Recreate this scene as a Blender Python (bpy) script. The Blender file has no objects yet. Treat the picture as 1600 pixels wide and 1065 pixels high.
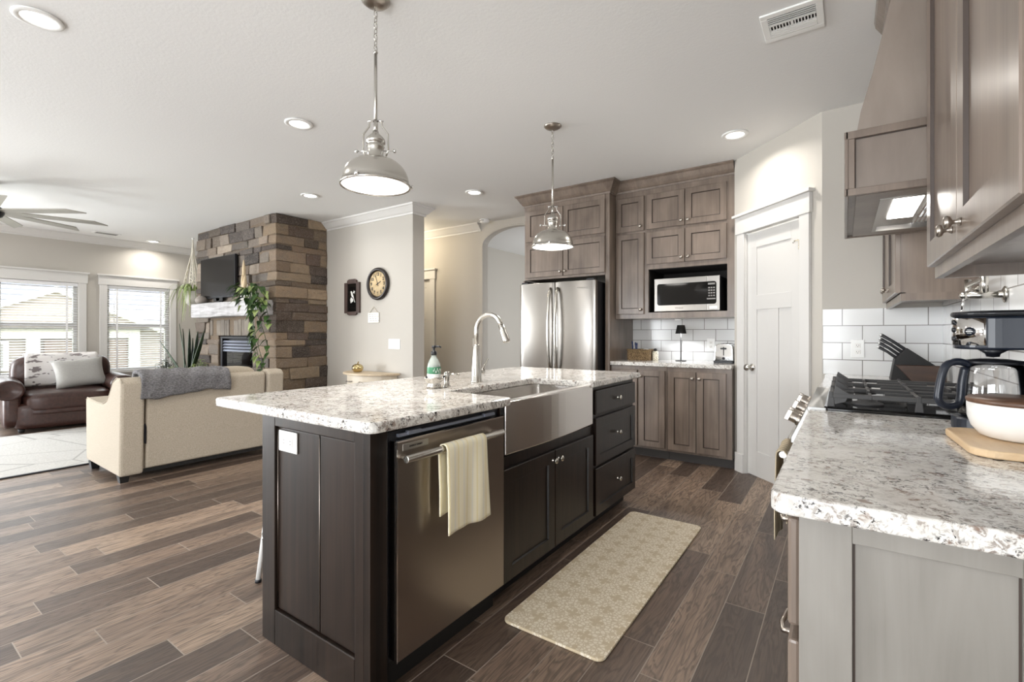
import bpy, bmesh, math, random
from math import pi, sin, cos, radians, floor
from mathutils import Vector, Matrix

S = bpy.context.scene
C = S.collection
rnd = random.Random(11)

# ------------------------------------------------------------------ camera, world, light, exposure
cam_d = bpy.data.cameras.new('camera')
cam = bpy.data.objects.new('camera', cam_d)
C.objects.link(cam)
cam.location = (0, 0, 1.19)
cam.rotation_euler = (pi/2, 0, radians(34.87))
cam_d.sensor_width = 36
cam_d.lens = 745*36/1600
cam_d.shift_y = -12/1600
cam_d.clip_start = 0.02
S.camera = cam

S.view_settings.view_transform = 'Standard'
S.view_settings.look = 'None'
S.view_settings.gamma = 1
S.view_settings.exposure = -0.2
S.view_settings.use_curve_mapping = False

world = bpy.data.worlds.new('sky')
S.world = world
world.use_nodes = True
wb = world.node_tree.nodes['Background']
wb.inputs[0].default_value = (0.93, 0.97, 1.0, 1)
wb.inputs[1].default_value = 8.0

def area(name, loc, rot, sx, sy, power, color=(1, 1, 1), spread=180, shape='RECTANGLE', parent=None):
    l = bpy.data.lights.new(name, 'AREA')
    l.shape = shape
    l.size = sx
    if shape in ('RECTANGLE', 'ELLIPSE'):
        l.size_y = sy
    l.energy = power
    l.color = color
    l.spread = radians(spread)
    o = bpy.data.objects.new(name, l)
    C.objects.link(o)
    o.location = loc
    o.rotation_euler = rot
    if parent:
        o.parent = parent
    return o

# daylight through the windows of the rear wall (behind the camera) and the dining side
DAY = (0.93, 0.965, 1.0)
area('daylight_rear_patio', (-1.1, -3.32, 1.15), (pi/2, 0, 0), 2.3, 2.0, 95, DAY)
area('daylight_rear_dining', (-4.5, -3.32, 1.35), (pi/2, 0, 0), 0.9, 1.6, 60, DAY)
area('daylight_rear_living', (-8.9, -3.32, 1.35), (pi/2, 0, 0), 1.1, 1.6, 70, DAY)
# patio door of the left wall, beyond the frame
area('daylight_left_patio', (-9.83, -1.3, 1.1), (0, -pi/2, 0), 2.0, 2.6, 470, DAY)
# window of the room beyond the arch
area('daylight_beyond_arch', (-2.4, 7.4, 1.15), (0, -pi/2, pi), 1.3, 1.5, 65, (0.95, 0.98, 1.0))

# ------------------------------------------------------------------ materials
def lin(r, g, b):
    f = lambda v: (v/255/12.92) if v/255 <= 0.04045 else ((v/255+0.055)/1.055)**2.4
    return (f(r), f(g), f(b), 1)

def base(name, col=(0.8, 0.8, 0.8, 1), rough=0.5, metal=0.0, **kw):
    m = bpy.data.materials.new(name)
    m.use_nodes = True
    nt = m.node_tree
    b = nt.nodes['Principled BSDF']
    b.inputs['Base Color'].default_value = col
    b.inputs['Roughness'].default_value = rough
    b.inputs['Metallic'].default_value = metal
    for k, v in kw.items():
        b.inputs[k.replace('_', ' ')].default_value = v
    return m

def nd(m, t, **kw):
    n = m.node_tree.nodes.new(t)
    for k, v in kw.items():
        setattr(n, k, v)
    return n

def lk(m, a, b):
    m.node_tree.links.new(a, b)

def bs(m):
    return m.node_tree.nodes['Principled BSDF']

def mapped(m, scale=(1, 1, 1), coord='Object', rot=(0, 0, 0), rand=False):
    tc = nd(m, 'ShaderNodeTexCoord')
    mp = nd(m, 'ShaderNodeMapping')
    mp.inputs['Scale'].default_value = scale
    mp.inputs['Rotation'].default_value = rot
    src = tc.outputs[coord]
    if rand:
        oi = nd(m, 'ShaderNodeObjectInfo')
        mu = nd(m, 'ShaderNodeMath', operation='MULTIPLY')
        lk(m, oi.outputs['Random'], mu.inputs[0])
        mu.inputs[1].default_value = 37.0
        ad = nd(m, 'ShaderNodeVectorMath', operation='ADD')
        lk(m, src, ad.inputs[0])
        lk(m, mu.outputs[0], ad.inputs[1])
        src = ad.outputs[0]
    lk(m, src, mp.inputs['Vector'])
    return mp.outputs[0]

def noise(m, vec, scale=5, detail=4, rough=0.5, dist=0.0):
    n = nd(m, 'ShaderNodeTexNoise')
    n.inputs['Scale'].default_value = scale
    n.inputs['Detail'].default_value = detail
    n.inputs['Roughness'].default_value = rough
    n.inputs['Distortion'].default_value = dist
    lk(m, vec, n.inputs['Vector'])
    return n

def ramp(m, fac, stops, interp='LINEAR'):
    r = nd(m, 'ShaderNodeValToRGB')
    r.color_ramp.interpolation = interp
    el = r.color_ramp.elements
    while len(el) < len(stops):
        el.new(0.5)
    for e, (p, c) in zip(el, stops):
        e.position = p
        e.color = c if len(c) == 4 else (*c, 1)
    lk(m, fac, r.inputs[0])
    return r.outputs[0]

def mixc(m, fac, a, b, mode='MIX'):
    n = nd(m, 'ShaderNodeMix', data_type='RGBA', blend_type=mode)
    for s, v in ((n.inputs[0], fac), (n.inputs[6], a), (n.inputs[7], b)):
        if hasattr(v, 'links') or isinstance(v, bpy.types.NodeSocket):
            lk(m, v, s)
        else:
            s.default_value = v
    return n.outputs[2]

def mth(m, op, a, b=0.0, c=None):
    n = nd(m, 'ShaderNodeMath', operation=op)
    for s, v in zip(n.inputs, (a, b, c)):
        if v is None:
            continue
        if isinstance(v, bpy.types.NodeSocket):
            lk(m, v, s)
        else:
            s.default_value = v
    return n.outputs[0]

def bump(m, h, strength=0.2, dist=0.01):
    b = nd(m, 'ShaderNodeBump')
    b.inputs['Strength'].default_value = strength
    b.inputs['Distance'].default_value = dist
    lk(m, h, b.inputs['Height'])
    lk(m, b.outputs[0], bs(m).inputs['Normal'])

def setcol(m, s):
    lk(m, s, bs(m).inputs['Base Color'])

def wood(name, dark, light, rough=0.35, scale=(26, 26, 1.6), bumpy=0.08, blot=0.5, **kw):
    m = base(name, light, rough, **kw)
    v = mapped(m, scale, rand=True)
    n1 = noise(m, v, 1.0, 6, 0.62, 0.6)
    v2 = mapped(m, (5, 5, 2.2), rand=True)
    n2 = noise(m, v2, 1.0, 3, 0.5, 0.3)
    f = mth(m, 'ADD', mth(m, 'MULTIPLY', n1.outputs[0], 1-blot), mth(m, 'MULTIPLY', n2.outputs[0], blot))
    setcol(m, ramp(m, f, [(0.32, dark), (0.66, light)]))
    bump(m, n1.outputs[0], bumpy, 0.003)
    return m

def painted(name, col, rough=0.6, tex=0.0, scale=90):
    m = base(name, col, rough)
    if tex:
        n = noise(m, mapped(m, (1, 1, 1)), scale, 3, 0.6)
        bump(m, n.outputs[0], tex, 0.004)
    return m

def steel(name, col=(0.62, 0.60, 0.58, 1), rough=0.30, scale=(2, 2, 260), aniso=0.75):
    """brushed along the horizontal: highlights stretch vertically"""
    m = base(name, col, rough, 1.0)
    tg = nd(m, 'ShaderNodeTangent', direction_type='RADIAL', axis='Z')
    bs(m).inputs['Anisotropic'].default_value = aniso
    bs(m).inputs['Anisotropic Rotation'].default_value = 0.25
    lk(m, tg.outputs[0], bs(m).inputs['Tangent'])
    return m

def emit(name, col, s):
    m = base(name, col, 0.5)
    bs(m).inputs['Emission Color'].default_value = col
    bs(m).inputs['Emission Strength'].default_value = s
    return m

def granite():
    m = base('granite', (0.7, 0.68, 0.64, 1), 0.10)
    v = mapped(m, (1, 1, 1))
    big = noise(m, v, 9, 5, 0.62, 0.7)
    c = ramp(m, big.outputs[0], [(0.30, lin(206, 201, 195)), (0.45, lin(222, 219, 214)), (0.58, lin(232, 230, 226)), (0.75, lin(222, 215, 206))])
    mid = noise(m, v, 62, 6, 0.74, 0.7)
    mg = noise(m, v, 6, 3, 0.6, 0.4)
    k1 = mth(m, 'MULTIPLY', ramp(m, mid.outputs[0], [(0.495, (0, 0, 0)), (0.58, (0.95,)*3)]), ramp(m, mg.outputs[0], [(0.36, (0.15,)*3), (0.62, (1, 1, 1))]))
    c = mixc(m, k1, c, lin(138, 127, 119))
    clus = noise(m, v, 17, 4, 0.6, 0.5)
    fl = noise(m, v, 92, 5, 0.72, 0.9)
    dark = mth(m, 'MULTIPLY', ramp(m, fl.outputs[0], [(0.53, (0, 0, 0)), (0.58, (1, 1, 1))]), ramp(m, clus.outputs[0], [(0.45, (0, 0, 0)), (0.57, (1, 1, 1))]))
    c = mixc(m, dark, c, lin(44, 41, 42))
    wn = noise(m, v, 34, 4, 0.62, 0.8)
    c = mixc(m, ramp(m, wn.outputs[0], [(0.60, (0, 0, 0)), (0.68, (0.75,)*3)]), c, lin(122, 96, 80))
    setcol(m, c)
    return m

def floor_tiles():
    m = base('wood_look_tile', (0.2, 0.14, 0.1, 1), 0.32, Specular_IOR_Level=0.8)
    tc = nd(m, 'ShaderNodeTexCoord')
    sp = nd(m, 'ShaderNodeSeparateXYZ')
    lk(m, tc.outputs['Object'], sp.inputs[0])
    X, Y = sp.outputs[0], sp.outputs[1]
    W, L = 0.157, 0.92
    xs = mth(m, 'DIVIDE', mth(m, 'ADD', X, 0.118), W)
    row = mth(m, 'FLOOR', xs)
    wn = nd(m, 'ShaderNodeTexWhiteNoise', noise_dimensions='1D')
    lk(m, row, wn.inputs['W'])
    ys = mth(m, 'ADD', mth(m, 'DIVIDE', Y, L), mth(m, 'MULTIPLY', wn.outputs[0], 7.0))
    col = mth(m, 'FLOOR', ys)
    cb = nd(m, 'ShaderNodeCombineXYZ')
    lk(m, row, cb.inputs[0])
    lk(m, col, cb.inputs[1])
    w2 = nd(m, 'ShaderNodeTexWhiteNoise', noise_dimensions='3D')
    lk(m, cb.outputs[0], w2.inputs['Vector'])
    rv = w2.outputs['Value']
    # grain inside each plank
    g = nd(m, 'ShaderNodeCombineXYZ')
    lk(m, mth(m, 'MULTIPLY', X, 15.0), g.inputs[0])
    lk(m, mth(m, 'MULTIPLY', Y, 2.1), g.inputs[1])
    lk(m, mth(m, 'MULTIPLY', rv, 60.0), g.inputs[2])
    n1 = noise(m, g.outputs[0], 1.0, 3, 0.55, 0.5)
    rings = mth(m, 'SINE', mth(m, 'MULTIPLY', n1.outputs[0], 62.0))
    rings = mth(m, 'ADD', mth(m, 'MULTIPLY', rings, 0.5), 0.5)
    g2 = nd(m, 'ShaderNodeCombineXYZ')
    lk(m, mth(m, 'MULTIPLY', X, 170.0), g2.inputs[0])
    lk(m, mth(m, 'MULTIPLY', Y, 7.0), g2.inputs[1])
    lk(m, mth(m, 'MULTIPLY', rv, 90.0), g2.inputs[2])
    n2 = noise(m, g2.outputs[0], 1.0, 4, 0.6, 0.2)
    bl = noise(m, g.outputs[0], 0.5, 2, 0.5, 0.8)
    tone = ramp(m, rv, [(0.0, lin(76, 62, 53)), (0.3, lin(104, 86, 73)), (0.62, lin(134, 113, 97)), (1.0, lin(166, 143, 123))])
    c = mixc(m, mth(m, 'MULTIPLY', mth(m, 'POWER', rings, 3.0), 0.55), tone, lin(54, 42, 35))
    c = mixc(m, ramp(m, n2.outputs[0], [(0.42, (0.0,)*3), (0.7, (0.6,)*3)]), c, lin(58, 45, 38))
    c = mixc(m, ramp(m, bl.outputs[0], [(0.52, (0.0,)*3), (0.72, (0.65,)*3)]), c, lin(62, 50, 44))
    fx = mth(m, 'ABSOLUTE', mth(m, 'SUBTRACT', mth(m, 'FRACT', xs), 0.5))
    fy = mth(m, 'ABSOLUTE', mth(m, 'SUBTRACT', mth(m, 'FRACT', ys), 0.5))
    gx = mth(m, 'GREATER_THAN', fx, 0.5-0.0019/W)
    gy = mth(m, 'GREATER_THAN', fy, 0.5-0.0021/L)
    gr = mth(m, 'MAXIMUM', gx, gy)
    c = mixc(m, gr, c, lin(150, 138, 126))
    setcol(m, c)
    lk(m, mth(m, 'ADD', mth(m, 'MULTIPLY', rings, 0.05), mth(m, 'MULTIPLY_ADD', gr, 0.2, 0.38)), bs(m).inputs['Roughness'])
    h = mth(m, 'SUBTRACT', mth(m, 'ADD', mth(m, 'MULTIPLY', n2.outputs[0], 0.4), mth(m, 'MULTIPLY', rings, 0.22)), mth(m, 'MULTIPLY', gr, 0.9))
    bump(m, h, 0.35, 0.004)
    return m

def subway(name, axis, z0, x0):
    m = base(name, (0.8, 0.8, 0.79, 1), 0.14)
    tc = nd(m, 'ShaderNodeTexCoord')
    sp = nd(m, 'ShaderNodeSeparateXYZ')
    lk(m, tc.outputs['Object'], sp.inputs[0])
    cb = nd(m, 'ShaderNodeCombineXYZ')
    lk(m, mth(m, 'SUBTRACT', sp.outputs[axis], x0), cb.inputs[0])
    lk(m, mth(m, 'SUBTRACT', sp.outputs[2], z0), cb.inputs[1])
    b = nd(m, 'ShaderNodeTexBrick')
    b.offset = 0.5
    b.offset_frequency = 2
    lk(m, cb.outputs[0], b.inputs['Vector'])
    b.inputs['Color1'].default_value = lin(226, 226, 225)
    b.inputs['Color2'].default_value = lin(216, 216, 216)
    b.inputs['Mortar'].default_value = lin(128, 124, 120)
    b.inputs['Scale'].default_value = 1
    b.inputs['Mortar Size'].default_value = 0.0026
    b.inputs['Mortar Smooth'].default_value = 0.1
    b.inputs['Brick Width'].default_value = 0.219
    b.inputs['Row Height'].default_value = 0.114
    setcol(m, b.outputs[0])
    bump(m, mth(m, 'SUBTRACT', 1.0, b.outputs['Fac']), 0.4, 0.003)
    return m

def attr_stone():
    m = base('ledge_stone', (0.3, 0.25, 0.2, 1), 0.85)
    at = nd(m, 'ShaderNodeAttribute', attribute_name='stone')
    v = mapped(m, (1, 1, 1.8))
    n = noise(m, v, 9, 7, 0.68, 0.6)
    n2 = noise(m, v, 60, 4, 0.6)
    c = mixc(m, ramp(m, n.outputs[0], [(0.34, (0.45,)*3), (0.56, (0.0,)*3)]), at.outputs['Color'], lin(104, 94, 88))
    c = mixc(m, ramp(m, n2.outputs[0], [(0.5, (0.0,)*3), (0.8, (0.4,)*3)]), c, lin(190, 180, 166))
    setcol(m, c)
    bump(m, mth(m, 'ADD', n.outputs[0], mth(m, 'MULTIPLY', n2.outputs[0], 0.4)), 0.9, 0.02)
    return m

def speckle(name, a, b, scale, rough=0.9, lo=0.4, hi=0.6, bumpy=0.3, stretch=(1, 1, 1), dist=0.02, detail=4):
    m = base(name, a, rough)
    n = noise(m, mapped(m, stretch), scale, detail, 0.65)
    setcol(m, ramp(m, n.outputs[0], [(lo, a), (hi, b)]))
    bump(m, n.outputs[0], bumpy, dist)
    return m

def stripes(name, cols, period, axis, rough=0.9):
    m = base(name, cols[0][1], rough)
    tc = nd(m, 'ShaderNodeTexCoord')
    sp = nd(m, 'ShaderNodeSeparateXYZ')
    lk(m, tc.outputs['Object'], sp.inputs[0])
    f = mth(m, 'FRACT', mth(m, 'DIVIDE', sp.outputs[axis], period))
    setcol(m, ramp(m, f, cols, 'CONSTANT'))
    n = noise(m, tc.outputs['Object'], 500, 2)
    bump(m, n.outputs[0], 0.25, 0.002)
    return m

def mat_pattern():
    m = base('patterned_vinyl', (0.6, 0.55, 0.45, 1), 0.55)
    v = mapped(m, (1, 1, 1))
    vo = nd(m, 'ShaderNodeTexVoronoi', feature='DISTANCE_TO_EDGE')
    vo.inputs['Scale'].default_value = 62
    lk(m, v, vo.inputs['Vector'])
    wv = nd(m, 'ShaderNodeTexVoronoi', feature='F1')
    wv.inputs['Scale'].default_value = 9.5
    wv.inputs['Randomness'].default_value = 0.0
    lk(m, v, wv.inputs['Vector'])
    # flower on a regular lattice: petals from the angle about each cell centre
    sub = nd(m, 'ShaderNodeVectorMath', operation='SUBTRACT')
    lk(m, v, sub.inputs[0])
    sc = nd(m, 'ShaderNodeVectorMath', operation='SCALE')
    lk(m, wv.outputs['Position'], sc.inputs[0])
    sc.inputs['Scale'].default_value = 1.0
    lk(m, sc.outputs[0], sub.inputs[1])
    sp = nd(m, 'ShaderNodeSeparateXYZ')
    lk(m, sub.outputs[0], sp.inputs[0])
    ang = mth(m, 'ARCTAN2', sp.outputs[1], sp.outputs[0])
    pet = mth(m, 'MULTIPLY_ADD', mth(m, 'ABSOLUTE', mth(m, 'COSINE', mth(m, 'MULTIPLY', ang, 2.0))), 0.24, 0.07)
    rad = mth(m, 'MULTIPLY', mth(m, 'SQRT', mth(m, 'ADD', mth(m, 'MULTIPLY', sp.outputs[0], sp.outputs[0]), mth(m, 'MULTIPLY', sp.outputs[1], sp.outputs[1]))), 9.5)
    flower = mth(m, 'LESS_THAN', rad, pet)
    lines = ramp(m, vo.outputs[0], [(0.07, (1, 1, 1)), (0.16, (0, 0, 0))])
    f = mth(m, 'MAXIMUM', flower, mth(m, 'MULTIPLY', lines, 0.85))
    setcol(m, mixc(m, f, lin(242, 231, 211), lin(212, 195, 164)))
    return m

def crack_lines(name, bg, line, scale, w=0.02, rot=0.5):
    m = base(name, bg, 0.95)
    v = mapped(m, (1, 1, 1), rot=(0, 0, rot))
    vo = nd(m, 'ShaderNodeTexVoronoi', feature='DISTANCE_TO_EDGE')
    vo.inputs['Scale'].default_value = scale
    lk(m, v, vo.inputs['Vector'])
    n = noise(m, v, 60, 3)
    c = ramp(m, n.outputs[0], [(0.35, tuple(x*0.88 for x in bg[:3])), (0.65, bg)])
    setcol(m, mixc(m, ramp(m, vo.outputs[0], [(w*0.6, (0.8,)*3), (w, (0, 0, 0))]), c, line))
    bump(m, n.outputs[0], 0.4, 0.006)
    return m

def glassy(name, tint=(1, 1, 1, 1), gloss=0.08):
    m = bpy.data.materials.new(name)
    m.use_nodes = True
    nt = m.node_tree
    nt.nodes.clear()
    out = nd(m, 'ShaderNodeOutputMaterial')
    tr = nd(m, 'ShaderNodeBsdfTransparent')
    tr.inputs[0].default_value = tint
    gl = nd(m, 'ShaderNodeBsdfGlossy')
    gl.inputs['Roughness'].default_value = 0.03
    mx = nd(m, 'ShaderNodeMixShader')
    fr = nd(m, 'ShaderNodeFresnel')
    fr.inputs[0].default_value = 1.35
    lk(m, mth(m, 'ADD', fr.outputs[0], gloss), mx.inputs[0])
    lk(m, tr.outputs[0], mx.inputs[1])
    lk(m, gl.outputs[0], mx.inputs[2])
    lk(m, mx.outputs[0], out.inputs[0])
    return m

MT = {}
MT['wall'] = painted('greige_wall_paint', lin(190, 185, 177), 0.7, 0.12, 70)
MT['ceil'] = painted('white_ceiling_paint', lin(232, 232, 231), 0.8, 0.25, 55)
MT['trim'] = base('white_trim_paint', lin(216, 214, 211), 0.38)
MT['door'] = base('white_door_paint', lin(212, 210, 207), 0.35)
MT['gap'] = base('dark_gap', lin(34, 30, 28), 0.8)
MT['taupe'] = wood('taupe_stained_maple', lin(92, 80, 71), lin(136, 121, 109), 0.30, (30, 30, 1.2), 0.04, 0.6, Coat_Weight=0.25, Coat_Roughness=0.18)
MT['taupe_lit'] = wood('lit_taupe_maple', lin(120, 116, 110), lin(148, 144, 138), 0.34, (26, 26, 1.3), 0.04, 0.65)  # taupe with the daylight on the near end panel put into its colour
MT['glaze'] = base('dark_glaze', lin(62, 50, 43), 0.5)
MT['espresso'] = wood('espresso_stained_alder', lin(10, 7, 5), lin(46, 34, 27), 0.34, (42, 42, 1.3), 0.04, 0.35, Specular_IOR_Level=0.35)
MT['espresso_glaze'] = base('espresso_glaze', lin(20, 16, 14), 0.35)
MT['granite'] = granite()
MT['floor'] = floor_tiles()
MT['steel'] = steel('brushed_steel', (0.42, 0.40, 0.375, 1), 0.3)
MT['steel_dark'] = steel('black_stainless', lin(158, 148, 140), 0.28)
MT['steel_sink'] = steel('sink_steel', (0.66, 0.63, 0.60, 1), 0.24)
MT['nickel'] = base('brushed_nickel', (0.56, 0.54, 0.50, 1), 0.26, 1.0)
MT['chrome'] = base('polished_chrome', (0.8, 0.8, 0.8, 1), 0.08, 1.0)
MT['pewter'] = base('pewter', (0.42, 0.38, 0.34, 1), 0.28, 1.0)
MT['black_plastic'] = base('black_plastic', lin(24, 25, 30), 0.35)
MT['black_gloss'] = base('black_gloss', lin(12, 12, 13), 0.06)
MT['black_matte'] = base('black_matte', lin(26, 25, 25), 0.6)
MT['iron'] = base('cast_iron', lin(58, 57, 57), 0.5)
MT['white_plastic'] = base('white_plastic', lin(238, 238, 236), 0.35)
MT['white_enamel'] = base('white_ceramic', lin(236, 234, 230), 0.2)
MT['stone'] = attr_stone()
MT['lens'] = emit('lamp_lens', (1.0, 0.97, 0.92, 1), 9)
MT['lens_soft'] = emit('frosted_diffuser', (1.0, 0.98, 0.95, 1), 2.6)
MT['tile_x'] = subway('white_subway_tile_across', 0, 0.899, -0.011)
MT['tile_f'] = subway('white_subway_tile_counter', 0, 0.887, -1.165)
MT['tile_y'] = subway('white_subway_tile_range_side', 1, 0.899, 0.06)
MT['cream_fabric'] = speckle('cream_chenille', lin(170, 159, 142), lin(193, 182, 166), 140, 0.95, 0.35, 0.65, 0.5, dist=0.006)
MT['fur'] = speckle('grey_faux_fur', lin(104, 102, 105), lin(172, 170, 172), 42, 1.0, 0.34, 0.66, 1.0, (1, 1.6, 3), 0.03, 6)
MT['leather'] = speckle('brown_leather', lin(44, 26, 22), lin(68, 42, 36), 30, 0.32, 0.3, 0.7, 0.15, dist=0.01)
MT['pillow'] = speckle('grey_linen', lin(160, 158, 154), lin(180, 178, 174), 220, 0.95, bumpy=0.2, dist=0.004)
MT['rug'] = crack_lines('pale_grey_rug', lin(192, 190, 186), lin(150, 148, 145), 1.3, 0.012)
MT['mat'] = mat_pattern()
MT['mat_edge'] = base('mat_edge', lin(120, 108, 92), 0.7)
MT['leaf'] = speckle('green_leaf', lin(30, 52, 22), lin(62, 92, 40), 14, 0.5, bumpy=0.1)
MT['leaf_light'] = speckle('pale_green_leaf', lin(128, 150, 84), lin(172, 186, 124), 14, 0.5, bumpy=0.1)
MT['leaf_dark'] = speckle('dark_snake_leaf', lin(32, 46, 34), lin(66, 84, 58), 26, 0.4, bumpy=0.1, stretch=(1, 1, 0.5))
MT['macrame'] = base('cotton_cord', lin(232, 226, 212), 0.95)
MT['pot_white'] = base('white_pot', lin(224, 220, 212), 0.4)
MT['pot_grey'] = base('grey_pot', lin(150, 142, 134), 0.6)
MT['driftwood'] = wood('whitewashed_beam', lin(112, 108, 106), lin(206, 204, 206), 0.7, (2.2, 30, 30), 0.4, 0.3)
MT['barkstone'] = wood('soldier_stone', lin(84, 78, 72), lin(150, 140, 128), 0.85, (22, 22, 3), 0.7, 0.4)
MT['pale_wood'] = wood('maple_board', lin(196, 162, 122), lin(226, 198, 160), 0.45, (30, 3, 30), 0.04, 0.4)
MT['walnut'] = wood('dark_walnut', lin(44, 30, 22), lin(80, 56, 42), 0.4, (3, 30, 30), 0.06, 0.4)
MT['lid_wood'] = wood('acacia_lid', lin(70, 48, 36), lin(110, 80, 60), 0.4, (6, 40, 40), 0.04, 0.4)
MT['table_cream'] = base('cream_table_paint', lin(216, 204, 184), 0.45)
MT['table_top'] = wood('bleached_table_top', lin(186, 166, 138), lin(212, 194, 168), 0.45, (4, 30, 30), 0.03, 0.4)
MT['gold'] = base('gold_mercury_glass', lin(206, 188, 140), 0.14, 1.0)
MT['clock_face'] = speckle('aged_clock_paper', lin(196, 170, 128), lin(222, 200, 160), 8, 0.6, bumpy=0.0)
MT['clock_rim'] = base('dark_bronze', lin(36, 28, 25), 0.35)
MT['frame_brown'] = wood('brown_tray_frame', lin(58, 44, 40), lin(92, 74, 68), 0.5, (20, 20, 3), 0.1, 0.4)
MT['white_paint'] = base('white_ink', lin(232, 232, 228), 0.6)
MT['dark_paint'] = base('dark_ink', lin(34, 30, 30), 0.6)
MT['grey_print'] = base('grey_print', lin(140, 138, 136), 0.7)
MT['towel'] = stripes('pale_yellow_striped_cotton', [(0.0, lin(250, 242, 214)), (0.30, lin(240, 236, 220)), (0.42, lin(250, 242, 216)), (0.70, lin(242, 230, 188)), (0.84, lin(250, 242, 216))], 0.052, 1)
MT['towel_dark'] = stripes('beige_striped_cotton', [(0.0, lin(206, 192, 164)), (0.45, lin(96, 78, 60)), (0.62, lin(214, 200, 174)), (0.85, lin(120, 100, 78))], 0.036, 1)
MT['blanket'] = speckle('white_bird_print_throw', lin(226, 222, 220), lin(128, 120, 120), 13, 0.95, 0.57, 0.6, 0.1, (1, 0.7, 1.6), detail=2)
MT['basket'] = speckle('woven_seagrass', lin(84, 66, 46), lin(150, 126, 92), 110, 0.9, 0.4, 0.6, 0.8, dist=0.01)
MT['jar_print'] = speckle('speckled_jar', lin(232, 226, 206), lin(96, 84, 60), 70, 0.4, 0.56, 0.6, 0.0)
MT['blue'] = base('blue_plastic', lin(40, 60, 104), 0.4)
MT['soap_green'] = base('green_label', lin(52, 122, 84), 0.45)
MT['glass'] = glassy('clear_glass')
MT['glass_pane'] = glassy('window_glass', (0.97, 0.98, 0.98, 1), 0.0)
MT['frost'] = base('soap_bottle_plastic', lin(196, 204, 198), 0.2, 0, Transmission_Weight=0.5)
MT['blind'] = base('white_blind_slat', lin(244, 244, 246), 0.5)
MT['pumpkin_cap'] = base('pumpkin_stem', lin(150, 130, 90), 0.4, 0.8)
MT['siding'] = stripes('tan_siding', [(0.0, lin(150, 140, 134)), (0.9, lin(116, 108, 104))], 0.16, 2, 0.8)
MT['garage'] = stripes('garage_panel', [(0.0, lin(122, 106, 98)), (0.94, lin(92, 82, 78))], 0.42, 2, 0.8)
MT['shingle'] = stripes('grey_shingles', [(0.0, lin(128, 128, 134)), (0.8, lin(92, 92, 98))], 0.17, 2, 0.9)
MT['lawn'] = speckle('dry_lawn', lin(120, 128, 84), lin(160, 158, 116), 20, 1.0)
MT['charcoal'] = base('charcoal_metal', lin(42, 42, 46), 0.4, 0.3)
MT['slate_louver'] = base('grey_louver', lin(150, 156, 172), 0.35, 0.5)
MT['fan_blade'] = base('brushed_fan_blade', lin(168, 164, 156), 0.4, 0.6)
MT['tv_screen'] = base('tv_glass', lin(20, 20, 22), 0.12)
MT['smoked'] = base('smoked_glass', lin(16, 15, 15), 0.05)
MT['hood_wood'] = wood('taupe_hood_veneer', lin(118, 106, 97), lin(146, 134, 124), 0.36, (14, 14, 3), 0.03, 0.7)
MT['oven'] = steel('oven_steel', (0.44, 0.44, 0.43, 1), 0.42)
MT['kick'] = base('dark_toe_kick', lin(66, 62, 60), 0.6)
MT['coffee_navy'] = base('navy_black_plastic', lin(26, 32, 44), 0.3)
MT['coffee'] = base('coffee_brown', lin(40, 26, 20), 0.3)  # plain dark brown for coffee
MT['pampas'] = base('dried_pampas', lin(212, 192, 160), 0.95)

# ------------------------------------------------------------------ mesh helpers
new = bmesh.new

def quadbox(bm, P, m=0):
    """8 points: bottom ring 0-3, top ring 4-7"""
    v = [bm.verts.new(p) for p in P]
    for f in ((0, 3, 2, 1), (4, 5, 6, 7), (0, 1, 5, 4), (1, 2, 6, 5), (2, 3, 7, 6), (3, 0, 4, 7)):
        fc = bm.faces.new([v[i] for i in f])
        fc.material_index = m
    return v

def box(bm, x0, x1, y0, y1, z0, z1, m=0):
    return quadbox(bm, [(x0, y0, z0), (x1, y0, z0), (x1, y1, z0), (x0, y1, z0), (x0, y0, z1), (x1, y0, z1), (x1, y1, z1), (x0, y1, z1)], m)

class Fr:
    """a wall-like frame: a along the wall, b up, c out of the wall"""
    def __init__(s, O, u, n):
        s.O, s.u, s.n = Vector(O), Vector(u), Vector(n)
    def __call__(s, a, b, c=0.0):
        return s.O + s.u*a + s.n*c + Vector((0, 0, b))

def fbox(bm, F, a0, a1, b0, b1, c0, c1, m=0):
    return quadbox(bm, [F(a0, b0, c0), F(a1, b0, c0), F(a1, b0, c1), F(a0, b0, c1), F(a0, b1, c0), F(a1, b1, c0), F(a1, b1, c1), F(a0, b1, c1)], m)

def fpoly(bm, F, pts, c0, c1, m=0):
    """polygon in (a,b) extruded from c0 to c1"""
    A = [bm.verts.new(F(a, b, c0)) for a, b in pts]
    B = [bm.verts.new(F(a, b, c1)) for a, b in pts]
    n = len(pts)
    fs = [bm.faces.new(A), bm.faces.new(list(reversed(B)))]
    for i in range(n):
        fs.append(bm.faces.new((A[i], B[i], B[(i+1) % n], A[(i+1) % n])))
    for f in fs:
        f.material_index = m

FZ = None
def prism(bm, pts, a0, a1, axis='z', m=0):
    g = {'z': lambda p, q, a: (p, q, a), 'y': lambda p, q, a: (p, a, q), 'x': lambda p, q, a: (a, p, q)}[axis]
    A = [bm.verts.new(g(p, q, a0)) for p, q in pts]
    B = [bm.verts.new(g(p, q, a1)) for p, q in pts]
    n = len(pts)
    fs = [bm.faces.new(A), bm.faces.new(list(reversed(B)))]
    for i in range(n):
        fs.append(bm.faces.new((A[i], B[i], B[(i+1) % n], A[(i+1) % n])))
    for f in fs:
        f.material_index = m
    return A, B

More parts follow.
